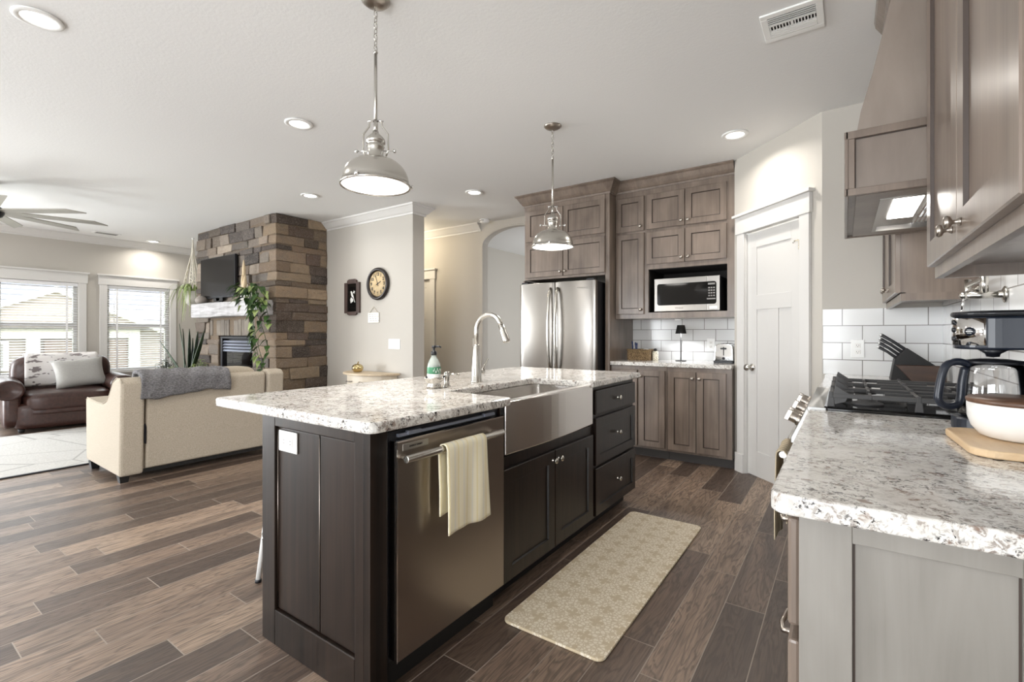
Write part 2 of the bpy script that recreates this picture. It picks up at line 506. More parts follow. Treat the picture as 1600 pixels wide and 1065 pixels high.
def tube(bm, pts, r, n=10, m=0, closed=False, cap=True):
    pts = [Vector(p) for p in pts]
    k = len(pts)
    rs = r if isinstance(r, (list, tuple)) else [r]*k
    rings = []
    prev = None
    for i, p in enumerate(pts):
        if closed:
            t = pts[(i+1) % k]-pts[i-1]
        else:
            t = pts[min(i+1, k-1)]-pts[max(i-1, 0)]
        t.normalize()
        if prev is None:
            up = Vector((0, 0, 1)) if abs(t.z) < 0.9 else Vector((1, 0, 0))
            a = t.cross(up).normalized()
        else:
            a = (prev-t*prev.dot(t))
            a = a.normalized() if a.length > 1e-6 else t.orthogonal().normalized()
        prev = a
        b = t.cross(a)
        rings.append([bm.verts.new(p+(a*cos(2*pi*j/n)+b*sin(2*pi*j/n))*rs[i]) for j in range(n)])
    for i in range(k if closed else k-1):
        A, B = rings[i], rings[(i+1) % k]
        for j in range(n):
            f = bm.faces.new((A[j], A[(j+1) % n], B[(j+1) % n], B[j]))
            f.smooth = True
            f.material_index = m
    if cap and not closed:
        for rg in (list(reversed(rings[0])), rings[-1]):
            f = bm.faces.new(rg)
            f.material_index = m

def lathe(bm, prof, T=None, n=24, m=0, sx=1, sy=1):
    """prof: (radius, height); T maps the local lathe space to the world"""
    T = T or Matrix()
    if isinstance(T, (tuple, list)):
        T = Matrix.Translation(T)
    rings = []
    for r, h in prof:
        if r < 1e-6:
            rings.append([bm.verts.new(T @ Vector((0, 0, h)))])
        else:
            rings.append([bm.verts.new(T @ Vector((r*cos(2*pi*j/n)*sx, r*sin(2*pi*j/n)*sy, h))) for j in range(n)])
    for A, B in zip(rings, rings[1:]):
        for j in range(n):
            j2 = (j+1) % n
            if len(A) == 1 and len(B) == 1:
                continue
            if len(A) == 1:
                f = bm.faces.new((A[0], B[j2], B[j]))
            elif len(B) == 1:
                f = bm.faces.new((A[j], A[j2], B[0]))
            else:
                f = bm.faces.new((A[j], A[j2], B[j2], B[j]))
            f.smooth = True
            f.material_index = m

def aim(p, d):
    """matrix with local z along d at p"""
    return Matrix.Translation(p) @ Vector(d).to_track_quat('Z', 'Y').to_matrix().to_4x4()

def ball(bm, c, r, s=(1, 1, 1), n=16, m=0):
    prof = [(r*sin(pi*i/10), -r*cos(pi*i/10)) for i in range(11)]
    lathe(bm, prof, Matrix.Translation(c) @ Matrix.Diagonal((*s, 1)), n, m)

def puff(bm, x0, x1, y0, y1, z0, z1, p=5, cuts=7, m=0, T=None):
    """soft cushion: a cube blown towards a superellipsoid"""
    N = cuts
    c = Vector(((x0+x1)/2, (y0+y1)/2, (z0+z1)/2))
    h = Vector(((x1-x0)/2, (y1-y0)/2, (z1-z0)/2))
    T = T or Matrix()
    cache = {}
    def V(a, b, d):
        k = (round(a, 5), round(b, 5), round(d, 5))
        if k not in cache:
            L = (abs(a)**p+abs(b)**p+abs(d)**p)**(1/p)
            q = Vector((a, b, d))/L
            cache[k] = bm.verts.new(T @ (c+Vector((q.x*h.x, q.y*h.y, q.z*h.z))))
        return cache[k]
    g = [sin((-1+2*i/N)*pi/2)*0.35+(-1+2*i/N)*0.65 for i in range(N+1)]
    for ax in range(3):
        for sgn in (-1, 1):
            for i in range(N):
                for j in range(N):
                    q = []
                    for a, b in ((g[i], g[j]), (g[i+1], g[j]), (g[i+1], g[j+1]), (g[i], g[j+1])):
                        t = [a, b]
                        t.insert(ax, sgn)
                        q.append(V(*t))
                    f = bm.faces.new(q)
                    f.smooth = True
                    f.material_index = m

def sheet(bm, fn, nu, nv, m=0):
    g = [[bm.verts.new(fn(i/nu, j/nv)) for j in range(nv+1)] for i in range(nu+1)]
    for i in range(nu):
        for j in range(nv):
            f = bm.faces.new((g[i][j], g[i+1][j], g[i+1][j+1], g[i][j+1]))
            f.smooth = True
            f.material_index = m

def curve_pts(pts, n=5):
    """Catmull-Rom points through pts"""
    P = [Vector(p) for p in pts]
    P = [P[0]*2-P[1]]+P+[P[-1]*2-P[-2]]
    out = []
    for i in range(1, len(P)-2):
        a, b, c, d = P[i-1:i+3]
        for k in range(n):
            t = k/n
            out.append(0.5*((2*b)+(c-a)*t+(2*a-5*b+4*c-d)*t*t+(3*b-a-3*c+d)*t**3))
    out.append(P[-2])
    return out

def leaf(bm, p, d, up, L, W, m=0, droop=0.3, heart=False):
    """a folded, drooping leaf of eight quads"""
    d = Vector(d).normalized()
    side = d.cross(Vector(up))
    side = side.normalized() if side.length > 1e-4 else d.orthogonal().normalized()
    nrm = side.cross(d).normalized()
    ws = (0.5, 1.0, 0.8, 0.42, 0.03) if heart else (0.25, 0.75, 1.0, 0.65, 0.04)
    rows = []
    for i, w in enumerate(ws):
        t = i/4
        c = Vector(p)+d*(L*t)-Vector((0, 0, 1))*(droop*L*t*t)
        rows.append([bm.verts.new(c+side*(W/2*w*s)+nrm*(0.18*W*w*abs(s))) for s in (-1, 0, 1)])
    for A, B in zip(rows, rows[1:]):
        for j in range(2):
            f = bm.faces.new((A[j], A[j+1], B[j+1], B[j]))
            f.smooth = True
            f.material_index = m

# ------------------------------------------------------------------ object helpers
ROOT, LOCAL = {}, set()

def finish(name, bm, mats, parent=None, bevel=0.0, seg=2, thick=0.0, sub=0, normals=True):
    if normals:
        bmesh.ops.recalc_face_normals(bm, faces=bm.faces)
    me = bpy.data.meshes.new(name)
    o = bpy.data.objects.new(name, me)
    C.objects.link(o)
    if parent is not None:
        root = parent
        while root.parent is not None:
            root = root.parent
        if root.name not in LOCAL:
            bm.transform(ROOT[root.name].inverted())
        o.parent = parent
    else:
        xs = [v.co for v in bm.verts]
        lo = Vector([min(v[i] for v in xs) for i in range(3)])
        hi = Vector([max(v[i] for v in xs) for i in range(3)])
        b = Vector(((lo.x+hi.x)/2, (lo.y+hi.y)/2, lo.z))
        bm.transform(Matrix.Translation(-b))
        o.location = b
        ROOT[o.name] = Matrix.Translation(b)
    bm.to_mesh(me)
    bm.free()
    for k in (mats if isinstance(mats, (list, tuple)) else [mats]):
        me.materials.append(MT[k] if isinstance(k, str) else k)
    if thick:
        s = o.modifiers.new('solidify', 'SOLIDIFY')
        s.thickness = thick
        s.offset = 0
    if sub:
        s = o.modifiers.new('subdivision', 'SUBSURF')
        s.levels = s.render_levels = sub
    if bevel:
        b = o.modifiers.new('bevel', 'BEVEL')
        b.width = bevel
        b.segments = seg
        b.limit_method = 'ANGLE'
        b.angle_limit = radians(40)
    return o

def tag(o, label, cat, group=None, kind=None):
    o['label'] = label
    o['category'] = cat
    if group:
        o['group'] = group
    if kind:
        o['kind'] = kind
    return o

def thing(name, label, cat, loc=(0, 0, 0), rotz=0.0, group=None, local=False):
    o = bpy.data.objects.new(name, None)
    C.objects.link(o)
    o.empty_display_size = 0.1
    o.location = loc
    o.rotation_euler = (0, 0, rotz)
    ROOT[o.name] = Matrix.Translation(loc) @ Matrix.Rotation(rotz, 4, 'Z')
    if local:
        LOCAL.add(o.name)
    return tag(o, label, cat, group)

def struct(name, bm, mats, parent=None, bevel=0.0):
    """setting pieces keep the world origin so that their textures run on"""
    bmesh.ops.recalc_face_normals(bm, faces=bm.faces)
    me = bpy.data.meshes.new(name)
    bm.to_mesh(me)
    bm.free()
    o = bpy.data.objects.new(name, me)
    C.objects.link(o)
    for k in (mats if isinstance(mats, (list, tuple)) else [mats]):
        me.materials.append(MT[k])
    if parent:
        o.parent = parent
    else:
        o['kind'] = 'structure'
        ROOT[o.name] = Matrix()
    if bevel:
        b = o.modifiers.new('bevel', 'BEVEL')
        b.width = bevel
        b.segments = 2
        b.limit_method = 'ANGLE'
    return o

def dup(root, loc, rotz=None, label=None, group=None):
    r = root.copy()
    C.objects.link(r)
    r.location = loc
    if rotz is not None:
        r.rotation_euler = (0, 0, rotz)
    if label:
        r['label'] = label
    if group:
        r['group'] = group
    ROOT[r.name] = Matrix.Translation(loc) @ Matrix.Rotation(r.rotation_euler[2], 4, 'Z')
    for ch in root.children:
        c = ch.copy()
        C.objects.link(c)
        c.parent = r
        for g in ch.children:
            d = g.copy()
            C.objects.link(d)
            d.parent = c
    return r

def text(name, body, size, F, a, b, c, mat, parent, align='CENTER', depth=0.0006, sx=1.0, bold=0.0):
    cu = bpy.data.curves.new(name, 'FONT')
    cu.body = body
    cu.size = size
    cu.align_x = align
    cu.align_y = 'CENTER'
    cu.extrude = depth
    cu.offset = bold
    t = bpy.data.objects.new(name, cu)
    C.objects.link(t)
    dg = bpy.context.evaluated_depsgraph_get()
    me = bpy.data.meshes.new_from_object(t.evaluated_get(dg))
    bpy.data.objects.remove(t)
    bm = new()
    bm.from_mesh(me)
    bpy.data.meshes.remove(me)
    for v in bm.verts:
        v.co = F(a+v.co.x*sx, b+v.co.y, c+v.co.z)
    return finish(name, bm, mat, parent, normals=True)

def shaker(bm, F, a0, a1, b0, b1, c0, t=0.02, fw=0.055, lip=0.009):
    """door leaf with a recessed centre panel; slot 1 is the dark glaze in the groove"""
    def ring(i, c):
        return [bm.verts.new(F(a, b, c)) for a, b in ((a0+i, b0+i), (a1-i, b0+i), (a1-i, b1-i), (a0+i, b1-i))]
    R = [ring(0, c0), ring(0, c0+t-0.003), ring(0.003, c0+t), ring(fw, c0+t), ring(fw+0.003, c0+t-lip), ring(fw+0.0075, c0+t-lip)]
    for k, (A, B) in enumerate(zip(R, R[1:])):
        for j in range(4):
            f = bm.faces.new((A[j], A[(j+1) % 4], B[(j+1) % 4], B[j]))
            f.material_index = 1 if k in (3, 4) else 0
    bm.faces.new(R[-1])
    bm.faces.new(list(reversed(R[0])))

def knob(F, a, b, c, parent, mat='pewter', s=1.0):
    bm = new()
    T = aim(F(a, b, c), F.n)
    lathe(bm, [(0.0, -0.001), (0.009*s, 0.0), (0.008*s, 0.004*s), (0.0045*s, 0.009*s), (0.005*s, 0.015*s), (0.013*s, 0.019*s), (0.0155*s, 0.024*s), (0.013*s, 0.029*s), (0.006*s, 0.0315*s), (0, 0.032*s)], T, 16)
    return finish('knob', bm, mat, parent)

def cab_door(F, a0, a1, b0, b1, parent, mats, kn=None, t=0.02, fw=0.055, name='door', slab=False, kmat='pewter', ks=1.0):
    bm = new()
    if slab:
        fbox(bm, F, a0, a1, b0, b1, 0.0005, t)
        d = finish(name, bm, mats, parent, bevel=0.006)
    else:
        shaker(bm, F, a0, a1, b0, b1, 0.0005, t, fw)
        d = finish(name, bm, mats, parent)
    for k in (kn or []):
        knob(F, k[0], k[1], t, d, kmat, ks)
    return d

FY = lambda y: Fr((0, y, 0), (1, 0, 0), (0, -1, 0))     # faces -Y, a = X
FXp = lambda x: Fr((x, 0, 0), (0, 1, 0), (1, 0, 0))     # faces +X, a = Y
FXm = lambda x: Fr((x, 0, 0), (0, 1, 0), (-1, 0, 0))    # faces -X, a = Y

# ------------------------------------------------------------------ setting
H = 2.71
XW = -9.7
bm = new(); box(bm, XW-0.2, 0.7, -3.4, 9.2, -0.12, 0); struct('floor', bm, 'floor')
bm = new(); box(bm, XW-0.2, 0.7, -3.4, 9.2, H, H+0.12); struct('ceiling', bm, 'ceil')

# right wall (range side)
bm = new(); box(bm, 0.5, 0.62, -3.4, 4.05, 0, H); struct('wall_right', bm, 'wall')
# wall behind the range run, facing the camera
bm = new(); box(bm, -0.125, 0.5, 3.9, 4.02, 0, H); struct('wall_range', bm, 'wall')
# diagonal pantry wall with its door opening
FP = Fr((-0.125, 3.9, 0), (-0.70711, 0.70711, 0), (-0.70711, -0.70711, 0))
PL = 0.945
D0, D1, DH = 0.184, 0.789, 2.03
bm = new()
fbox(bm, FP, 0.0, D0-0.01, 0, H, -0.10, 0)
fbox(bm, FP, D1+0.01, PL, 0, H, -0.10, 0)
box(bm, -0.793, -0.70, 4.62, 5.09, 0, H)
fbox(bm, FP, D0-0.01, D1+0.01, DH+0.01, H, -0.10, 0)
struct('wall_pantry', bm, 'wall')
# kitchen (refrigerator) wall
bm = new(); box(bm, -2.96, -0.45, 5.09, 5.29, 0, H); struct('wall_kitchen', bm, 'wall')
# hall wall with the arch
ax0, ax1, spring, crown_z = -4.10, -3.06, 2.40, 2.615
bm = new()
F = FY(5.17)
door2a, door2b = -5.95, -5.09
fbox(bm, F, -7.4, door2a, 0, H, -0.12, 0)
fbox(bm, F, door2b, ax0, 0, H, -0.12, 0)
fbox(bm, F, door2a, door2b, 2.03, H, -0.12, 0)
fbox(bm, F, ax1, -2.94, 0, H, -0.12, 0)
N = 20
pts = [(ax0, H), (ax0, spring)]
for i in range(1, N):
    th = pi-pi*i/N
    pts.append(((ax0+ax1)/2+(ax1-ax0)/2*cos(th), spring+(crown_z-spring)*sin(th)))
pts += [(ax1, spring), (ax1, H)]
for (p, q) in zip(pts[1:-2], pts[2:-1]):
    fpoly(bm, F, [(p[0], p[1]), (q[0], q[1]), (q[0], H), (p[0], H)], -0.12, 0)
bmesh.ops.remove_doubles(bm, verts=bm.verts, dist=1e-4)
struct('wall_hall', bm, 'wall')
# room beyond the arch
bm = new(); box(bm, -5.27, -5.15, 5.29, 9.2, 0, H); struct('wall_beyond', bm, 'wall')
bm = new(); box(bm, -5.27, -0.5, 9.1, 9.2, 0, H); struct('wall_far', bm, 'wall')
bm = new(); box(bm, -1.4, -1.28, 5.29, 9.1, 0, H); struct('wall_beyond_right', bm, 'wall')
bm = new(); box(bm, -7.5, -7.4, 4.14, 5.29, 0, H); struct('wall_hall_end', bm, 'wall')
# wall with the clock, ending in a free corner
bm = new(); box(bm, XW, -4.18, 3.95, 4.14, 0, H); struct('wall_clock', bm, 'wall', bevel=0.008)
# left wall with two windows
W1 = (0.52, 2.21, 0.575, 1.965)
W2 = (2.56, 3.425, 0.575, 1.965)
FL = FXp(XW)
bm = new()
fbox(bm, FL, -3.4, -2.6, 0, H, -0.15, 0)
fbox(bm, FL, -2.6, 0.0, 0, 0.1, -0.15, 0)
fbox(bm, FL, -2.6, 0.0, 2.1, H, -0.15, 0)
fbox(bm, FL, 0.0, W1[0], 0, H, -0.15, 0)
fbox(bm, FL, W1[1], W2[0], 0, H, -0.15, 0)
fbox(bm, FL, W2[1], 4.14, 0, H, -0.15, 0)
for w in (W1, W2):
    fbox(bm, FL, w[0], w[1], 0, w[2], -0.15, 0)
    fbox(bm, FL, w[0], w[1], w[3], H, -0.15, 0)
struct('wall_left', bm, 'wall')
# rear wall, behind the camera, with its three large window openings
FRr = Fr((0, -3.2, 0), (1, 0, 0), (0, 1, 0))
ops = [(-9.45, -8.35, 0.55, 2.15), (-4.95, -4.05, 0.55, 2.15), (-2.25, 0.05, 0.12, 2.15)]
bm = new()
xs = XW
for (a, b, c, d) in ops:
    fbox(bm, FRr, xs, a, 0, H, -0.1, 0)
    fbox(bm, FRr, a, b, 0, c, -0.1, 0)
    fbox(bm, FRr, a, b, d, H, -0.1, 0)
    xs = b
fbox(bm, FRr, xs, 0.5, 0, H, -0.1, 0)
struct('wall_rear', bm, 'wall')
for k, (a, b, c, d) in enumerate(ops):
    bm = new()
    for (p, q, r, s) in ((a-0.09, a, c-0.09, d+0.09), (b, b+0.09, c-0.09, d+0.09), (a, b, d, d+0.12), (a, b, c-0.09, c), ((a+b)/2-0.03, (a+b)/2+0.03, c, d)):
        fbox(bm, FRr, p, q, r, s, 0.0, 0.025)
    struct('window_%d' % (k+3), bm, 'trim')

bm = new()
for (p, q, r, s) in ((-2.7, -2.6, 0, 2.1), (0.0, 0.1, 0, 2.1), (-2.7, 0.1, 2.1, 2.24), (-1.34, -1.26, 0.1, 2.1)):
    fbox(bm, FL, p, q, r, s, 0.0, 0.025)
struct('window_6', bm, 'trim')
# windows of the living room: casing, sashes, glass
for k, w in enumerate((W1, W2)):
    a0, a1, b0, b1 = w
    bm = new()
    cw = 0.095
    fbox(bm, FL, a0-cw, a0, b0-0.03, b1, 0, 0.022)
    fbox(bm, FL, a1, a1+cw, b0-0.03, b1, 0, 0.022)
    fbox(bm, FL, a0-cw-0.015, a1+cw+0.015, b1, b1+0.145, 0, 0.028)
    fbox(bm, FL, a0-cw-0.035, a1+cw+0.035, b1+0.145, b1+0.17, 0, 0.05)
    root = struct('window_%d' % (k+1), bm, 'trim', bevel=0.003)
    bm = new()
    fbox(bm, FL, a0-cw-0.03, a1+cw+0.03, b0-0.03, b0, -0.02, 0.06)
    fbox(bm, FL, a0-cw, a1+cw, b0-0.12, b0-0.03, 0, 0.022)
    struct('sill', bm, 'trim', root, 0.004)
    fr = new()
    for (p, q, r, s) in ((a0, a0+0.045, b0, b1), (a1-0.045, a1, b0, b1), (a0+0.045, a1-0.045, b1-0.045, b1), (a0+0.045, a1-0.045, b0, b0+0.05)):
        fbox(fr, FL, p, q, r, s, -0.12, -0.06)
    mz = (b0+b1)/2+0.045
    fbox(fr, FL, a0+0.045, a1-0.045, mz-0.028, mz+0.028, -0.125, -0.055)
    if k == 0:
        fbox(fr, FL, (a0+a1)/2-0.03, (a0+a1)/2+0.03, b0+0.05, b1-0.045, -0.122, -0.058)
    struct('sash', fr, 'trim', root)
    g = new()
    fbox(g, FL, a0+0.03, a1-0.03, b0+0.03, b1-0.03, -0.094, -0.090)
    struct('glass_pane', g, 'glass_pane', root)

# pantry door and its casing
bm = new()
cz = 0.024
fbox(bm, FP, D1+0.004, D1+0.094, 0.0, DH+0.01, 0, cz)
fbox(bm, FP, D0-0.094, D0-0.004, 0.0, DH+0.01, 0, cz)
fbox(bm, FP, D0-0.105, D1+0.105, DH+0.01, DH+0.155, 0, cz+0.006)
fbox(bm, FP, D0-0.125, D1+0.125, DH+0.155, DH+0.178, 0, cz+0.028)
fbox(bm, FP, D1+0.002, D1+0.108, 0.0, 0.16, 0, cz+0.012)
fbox(bm, FP, D0-0.108, D0-0.002, 0.0, 0.16, 0, cz+0.012)
for (p, q) in ((D1-0.0, D1+0.010), (D0-0.010, D0)):
    fbox(bm, FP, p, q, 0, DH+0.01, -0.1, 0.004)
struct('trim_1', bm, 'trim', bevel=0.003)
bm = new()
# three-panel craftsman leaf: frame members stand 8 mm proud of the panels
ds = -0.012
fbox(bm, FP, D0+0.004, D1-0.004, 0.008, DH-0.004, ds-0.034, ds-0.008)
st = 0.112
for (p, q, r, s) in ((D0+0.004, D0+st, 0.008, DH-0.004), (D1-st, D1-0.004, 0.008, DH-0.004), (D0+st, D1-st, DH-0.13, DH-0.004), (D0+st, D1-st, 1.385, 1.505), (D0+st, D1-st, 0.008, 0.215), ((D0+D1)/2-0.056, (D0+D1)/2+0.056, 0.215, 1.385)):
    fbox(bm, FP, p, q, r, s, ds-0.008, ds)
pd = struct('door_1', bm, 'door', bevel=0.0025)
bm = new()
T = aim(FP(D1-0.062, 0.905, ds), FP.n)
lathe(bm, [(0, -0.001), (0.031, 0), (0.031, 0.006), (0.026, 0.010), (0.011, 0.013), (0.010, 0.03), (0.02, 0.036), (0.028, 0.047), (0.029, 0.056), (0.023, 0.066), (0, 0.069)], T, 20)
struct('door_knob', bm, 'nickel', pd)
for z in (0.30, 1.062, 1.84):
    bm = new()
    tube(bm, [FP(D0+0.002, z-0.045, 0.006), FP(D0+0.002, z+0.045, 0.006)], 0.006, 8)
    fbox(bm, FP, D0-0.004, D0+0.010, z-0.045, z+0.045, -0.002, 0.004)
    struct('hinge', bm, 'nickel', pd)
bm = new()
fbox(bm, FP, D0+0.004, D0+0.058, 1.866, 1.874, 0.004, 0.010)
fbox(bm, FP, D0+0.004, D0+0.014, 1.80, 1.874, 0.004, 0.012)
tube(bm, [FP(D0+0.055, 1.87, 0.006), FP(D0+0.055, 1.855, 0.022)], 0.006, 8)
struct('door_stop', bm, 'nickel', pd)

# hall door
F = FY(5.17)
bm = new()
fbox(bm, F, door2b, door2b+0.10, 0, 2.03, 0, 0.024)
fbox(bm, F, door2a-0.10, door2a, 0, 2.03, 0, 0.024)
fbox(bm, F, door2a-0.115, door2b+0.115, 2.0, 2.13, 0, 0.03)
fbox(bm, F, door2a-0.135, door2b+0.135, 2.13, 2.155, 0, 0.05)
struct('trim_2', bm, 'trim', bevel=0.003)
bm = new()
fbox(bm, F, door2a, door2b, 0.01, 2.02, -0.06, -0.03)
for (p, q, r, s) in ((door2a, door2a+0.11, 0.01, 2.02), (door2b-0.11, door2b, 0.01, 2.02), (door2a+0.11, door2b-0.11, 1.88, 2.02), (door2a+0.11, door2b-0.11, 1.40, 1.52), (door2a+0.11, door2b-0.11, 0.01, 0.22), ((door2a+door2b)/2-0.055, (door2a+door2b)/2+0.055, 0.22, 1.40)):
    fbox(bm, F, p, q, r, s, -0.03, -0.02)
struct('door_2', bm, 'door', bevel=0.003)

# crown mouldings (profile stepped out from the wall)
def crown(bm, F, a0, a1, m0=0, m1=0, d=0.11):
    """m0/m1: mitre at the ends (+1 outside corner, -1 inside corner)"""
    prof = [(0, H-d), (0.012, H-d), (0.014, H-d+0.02), (0.03, H-d+0.03), (0.055, H-d+0.06), (0.078, H-d+0.085), (0.09, H-d+0.09), (0.092, H), (0, H)]
    A = [bm.verts.new(F(a0-c*m0, b, c)) for c, b in prof]
    B = [bm.verts.new(F(a1+c*m1, b, c)) for c, b in prof]
    n = len(prof)
    for i in range(n):
        bm.faces.new((A[i], B[i], B[(i+1) % n], A[(i+1) % n]))
    bm.faces.new(A)
    bm.faces.new(list(reversed(B)))
bm = new(); crown(bm, FL, -3.2, 3.95, 0, -1); struct('trim_3', bm, 'trim')
bm = new()
crown(bm, FY(3.95), -9.7, -8.15, -1, 0)
crown(bm, FY(3.95), -5.87, -4.18, 0, 1)
crown(bm, FXp(-4.18), 3.95, 4.14, 1, 1)
struct('trim_4', bm, 'trim')
bm = new(); crown(bm, FY(5.17), -7.4, -4.12, 0, 0); struct('trim_5', bm, 'trim')
# rounded bead along the arch edge
bm = new()
F = FY(5.17)
rim = [(ax0, 0.0), (ax0, 1.2), (ax0, spring)]+[((ax0+ax1)/2+(ax1-ax0)/2*cos(pi-pi*i/N), spring+(crown_z-spring)*sin(pi-pi*i/N)) for i in range(1, N)]+[(ax1, spring), (ax1, 0)]
tube(bm, [F(a, b, 0.0) for a, b in rim], 0.012, 8)
struct('trim_6', bm, 'wall')

def skirting(name, F, spans):
    bm = new()
    for a0, a1 in spans:
        fbox(bm, F, a0, a1, 0, 0.115, 0, 0.014)
        fbox(bm, F, a0, a1, 0.115, 0.13, 0, 0.008)
    struct(name, bm, 'trim')
skirting('baseboard_left', FL, [(-3.2, -2.7), (0.1, 3.95)])
skirting('baseboard_clock', FY(3.95), [(-9.68, -8.15), (-5.87, -4.18)])
skirting('baseboard_end', FXp(-4.18), [(3.95, 4.14)])
skirting('baseboard_hall', FY(5.17), [(-7.4, -6.05), (-4.99, -4.10)])
skirting('baseboard_beyond', FXp(-5.15), [(5.3, 9.1)])
skirting('baseboard_pantry', FP, [(0.0, 0.09)])

# tile splashbacks
bm = new(); fbox(bm, FY(3.9), -0.120, 0.494, 0.914, 1.353, 0, 0.006); struct('trim_7', bm, 'tile_x')
bm = new(); fbox(bm, FXm(0.5), 0.93, 3.894, 0.914, 1.72, 0, 0.006); struct('trim_8', bm, 'tile_y')
bm = new(); fbox(bm, FY(5.09), -1.915, -0.795, 0.914, 1.36, 0, 0.006); struct('trim_9', bm, 'tile_f')

# outside: lawn and the neighbouring house seen through the blinds
bm = new(); box(bm, -40, XW-0.2, -14, 22, -0.35, -0.25); struct('ground', bm, 'lawn')
hs = thing('neighbor_house', 'tan neighbouring house with white trim beyond the left windows', 'house', (-19, 3, -0.25))
bm = new(); box(bm, -24, -18.0, -4.5, 12.5, -0.25, 1.35); finish('house_wall', bm, 'siding', hs)
bm = new()
prism(bm, [(-17.5, 1.30), (-17.5, 1.42), (-20.9, 3.3), (-24.3, 1.42), (-24.3, 1.30), (-20.9, 3.15)], -5.0, 13.0, 'y'); finish('roof', bm, 'shingle', hs)
bm = new(); prism(bm, [(1.35, 1.35), (5.55, 1.35), (3.49, 2.34)], -19.3, -17.35, 'x'); finish('gable', bm, 'siding', hs)
bm = new()
for (ya, za, yb, zb) in ((1.1, 1.22, 3.49, 2.30), (5.85, 1.22, 3.49, 2.30)):
    prism(bm, [(ya, za), (yb, zb), (yb, zb+0.15), (ya, za+0.15)], -17.34, -17.2, 'x')
box(bm, -17.5, -17.42, -5, 1.1, 1.22, 1.44); box(bm, -17.5, -17.42, 5.85, 13, 1.22, 1.44)
finish('fascia', bm, 'white_plastic', hs)
bm = new(); box(bm, -17.99, -17.9, 3.38, 5.22, -0.2, 1.02); finish('garage_door', bm, 'garage', hs)
for y in (3.02, 5.24, 0.9, -1.2):
    bm = new(); box(bm, -17.95, -17.8, y, y+0.26, -0.2, 1.3); finish('post', bm, 'white_plastic', hs)
bm = new(); box(bm, -17.95, -17.82, 1.17, 5.24, 1.04, 1.3); finish('garage_header', bm, 'white_plastic', hs)
for y in (1.6, 6.2, -0.5):
    bm = new(); box(bm, -17.99, -17.9, y, y+1.1, 0.2, 0.98); w = finish('window', bm, 'white_plastic', hs)
    bm = new(); box(bm, -17.92, -17.88, y+0.1, y+1.0, 0.28, 0.9); finish('pane', bm, 'grey_print', w)

# ================================================================== ISLAND
IX = -1.225                      # front face of the island (faces +X)
IB = -1.877                      # back
FI = FXp(IX)
ESP = ['espresso', 'espresso_glaze']

# end panel facing the camera
IE = IX-0.0305
t = thing('island_end_panel', 'dark espresso end panel of the island with two recessed boards', 'cabinet panel', ((IX+IB)/2, 0.99, 0))
F = FY(1.0)
bm = new(); fbox(bm, F, IB, IE, 0, 0.876, -0.012, 0.0); finish('backing', bm, ESP, t)
bm = new()
for (a, b, c, d) in ((IB, -1.785, 0, 0.876), (-1.303, IE, 0, 0.876), (-1.785, -1.303, 0.836, 0.876), (-1.785, -1.303, 0, 0.135)):
    fbox(bm, F, a, b, c, d, 0, 0.024)
finish('frame', bm, 'espresso', t, bevel=0.003)
for (a, b) in ((-1.781, -1.515), (-1.509, -1.307)):
    bm = new()
    fbox(bm, F, a, b, 0.139, 0.832, 0, 0.012)
    finish('board', bm, 'espresso', t, bevel=0.003)
bm = new()
for a in (-1.783, -1.512, -1.305):
    tube(bm, [F(a, 0.14, 0.012), F(a, 0.83, 0.012)], 0.0022, 6)
finish('bead', bm, 'steel_dark', t)
bm = new(); fbox(bm, FI, 0.976, 1.046, 0, 0.876, -0.03, 0.0); finish('corner_post', bm, 'espresso', t, bevel=0.002)

# outlet on the end panel
def outlet(F, a, b, label, cat='outlet', w=0.074, h=0.118, horiz=False, n=1, switch=False, group=None):
    o = thing('wall_switch' if switch else 'outlet', label, cat, F(a, b-h/2, 0), 0, group)
    bm = new(); fbox(bm, F, a-w/2, a+w/2, b-h/2, b+h/2, 0.0, 0.006); finish('cover_plate', bm, 'white_plastic', o, bevel=0.003)
    for i in range(n):
        if horiz:
            ca, cb = a+(i-(n-1)/2)*0.046, b
        else:
            ca, cb = a+(i-(n-1)/2)*0.046, b
        if switch:
            bm = new(); fbox(bm, F, ca-0.014, ca+0.014, cb-0.032, cb+0.032, 0.005, 0.010); finish('rocker', bm, 'white_enamel', o, bevel=0.002)
        elif horiz:
            pass
        else:
            bm = new()
            for s in (-1, 1):
                fbox(bm, F, ca-0.015, ca+0.015, cb+s*0.021-0.014, cb+s*0.021+0.014, 0.005, 0.0085)
            r = finish('receptacle', bm, 'white_enamel', o, bevel=0.004)
            bm = new()
            for s in (-1, 1):
                for dx in (-0.006, 0.006):
                    fbox(bm, F, ca+dx-0.001, ca+dx+0.001, cb+s*0.021-0.002, cb+s*0.021+0.006, 0.0086, 0.0092)
                fbox(bm, F, ca-0.002, ca+0.002, cb+s*0.021-0.009, cb+s*0.021-0.005, 0.0086, 0.0092)
            finish('slot', bm, 'gap', r)
    if horiz:
        for s in (-1, 1):
            bm = new(); fbox(bm, F, a+s*0.021-0.014, a+s*0.021+0.014, b-0.015, b+0.015, 0.005, 0.0085); r = finish('receptacle', bm, 'white_enamel', o, bevel=0.004)
            bm = new()
            for dx in (-0.006, 0.006):
                fbox(bm, F, a+s*0.021-0.002, a+s*0.021+0.006, b+dx-0.001, b+dx+0.001, 0.0086, 0.0092)
            finish('slot', bm, 'gap', r)
    return o
outlet(FY(0.988), -1.708, 0.784, 'white double outlet on the dark island end panel', w=0.121, h=0.078, horiz=True)

# back panel of the island (living room side)
bm = new(); box(bm, IB, IB+0.02, 1.014, 3.25, 0, 0.876); tag(finish('island_back_panel', bm, 'espresso'), 'dark back panel of the island on the bar stool side', 'cabinet panel')

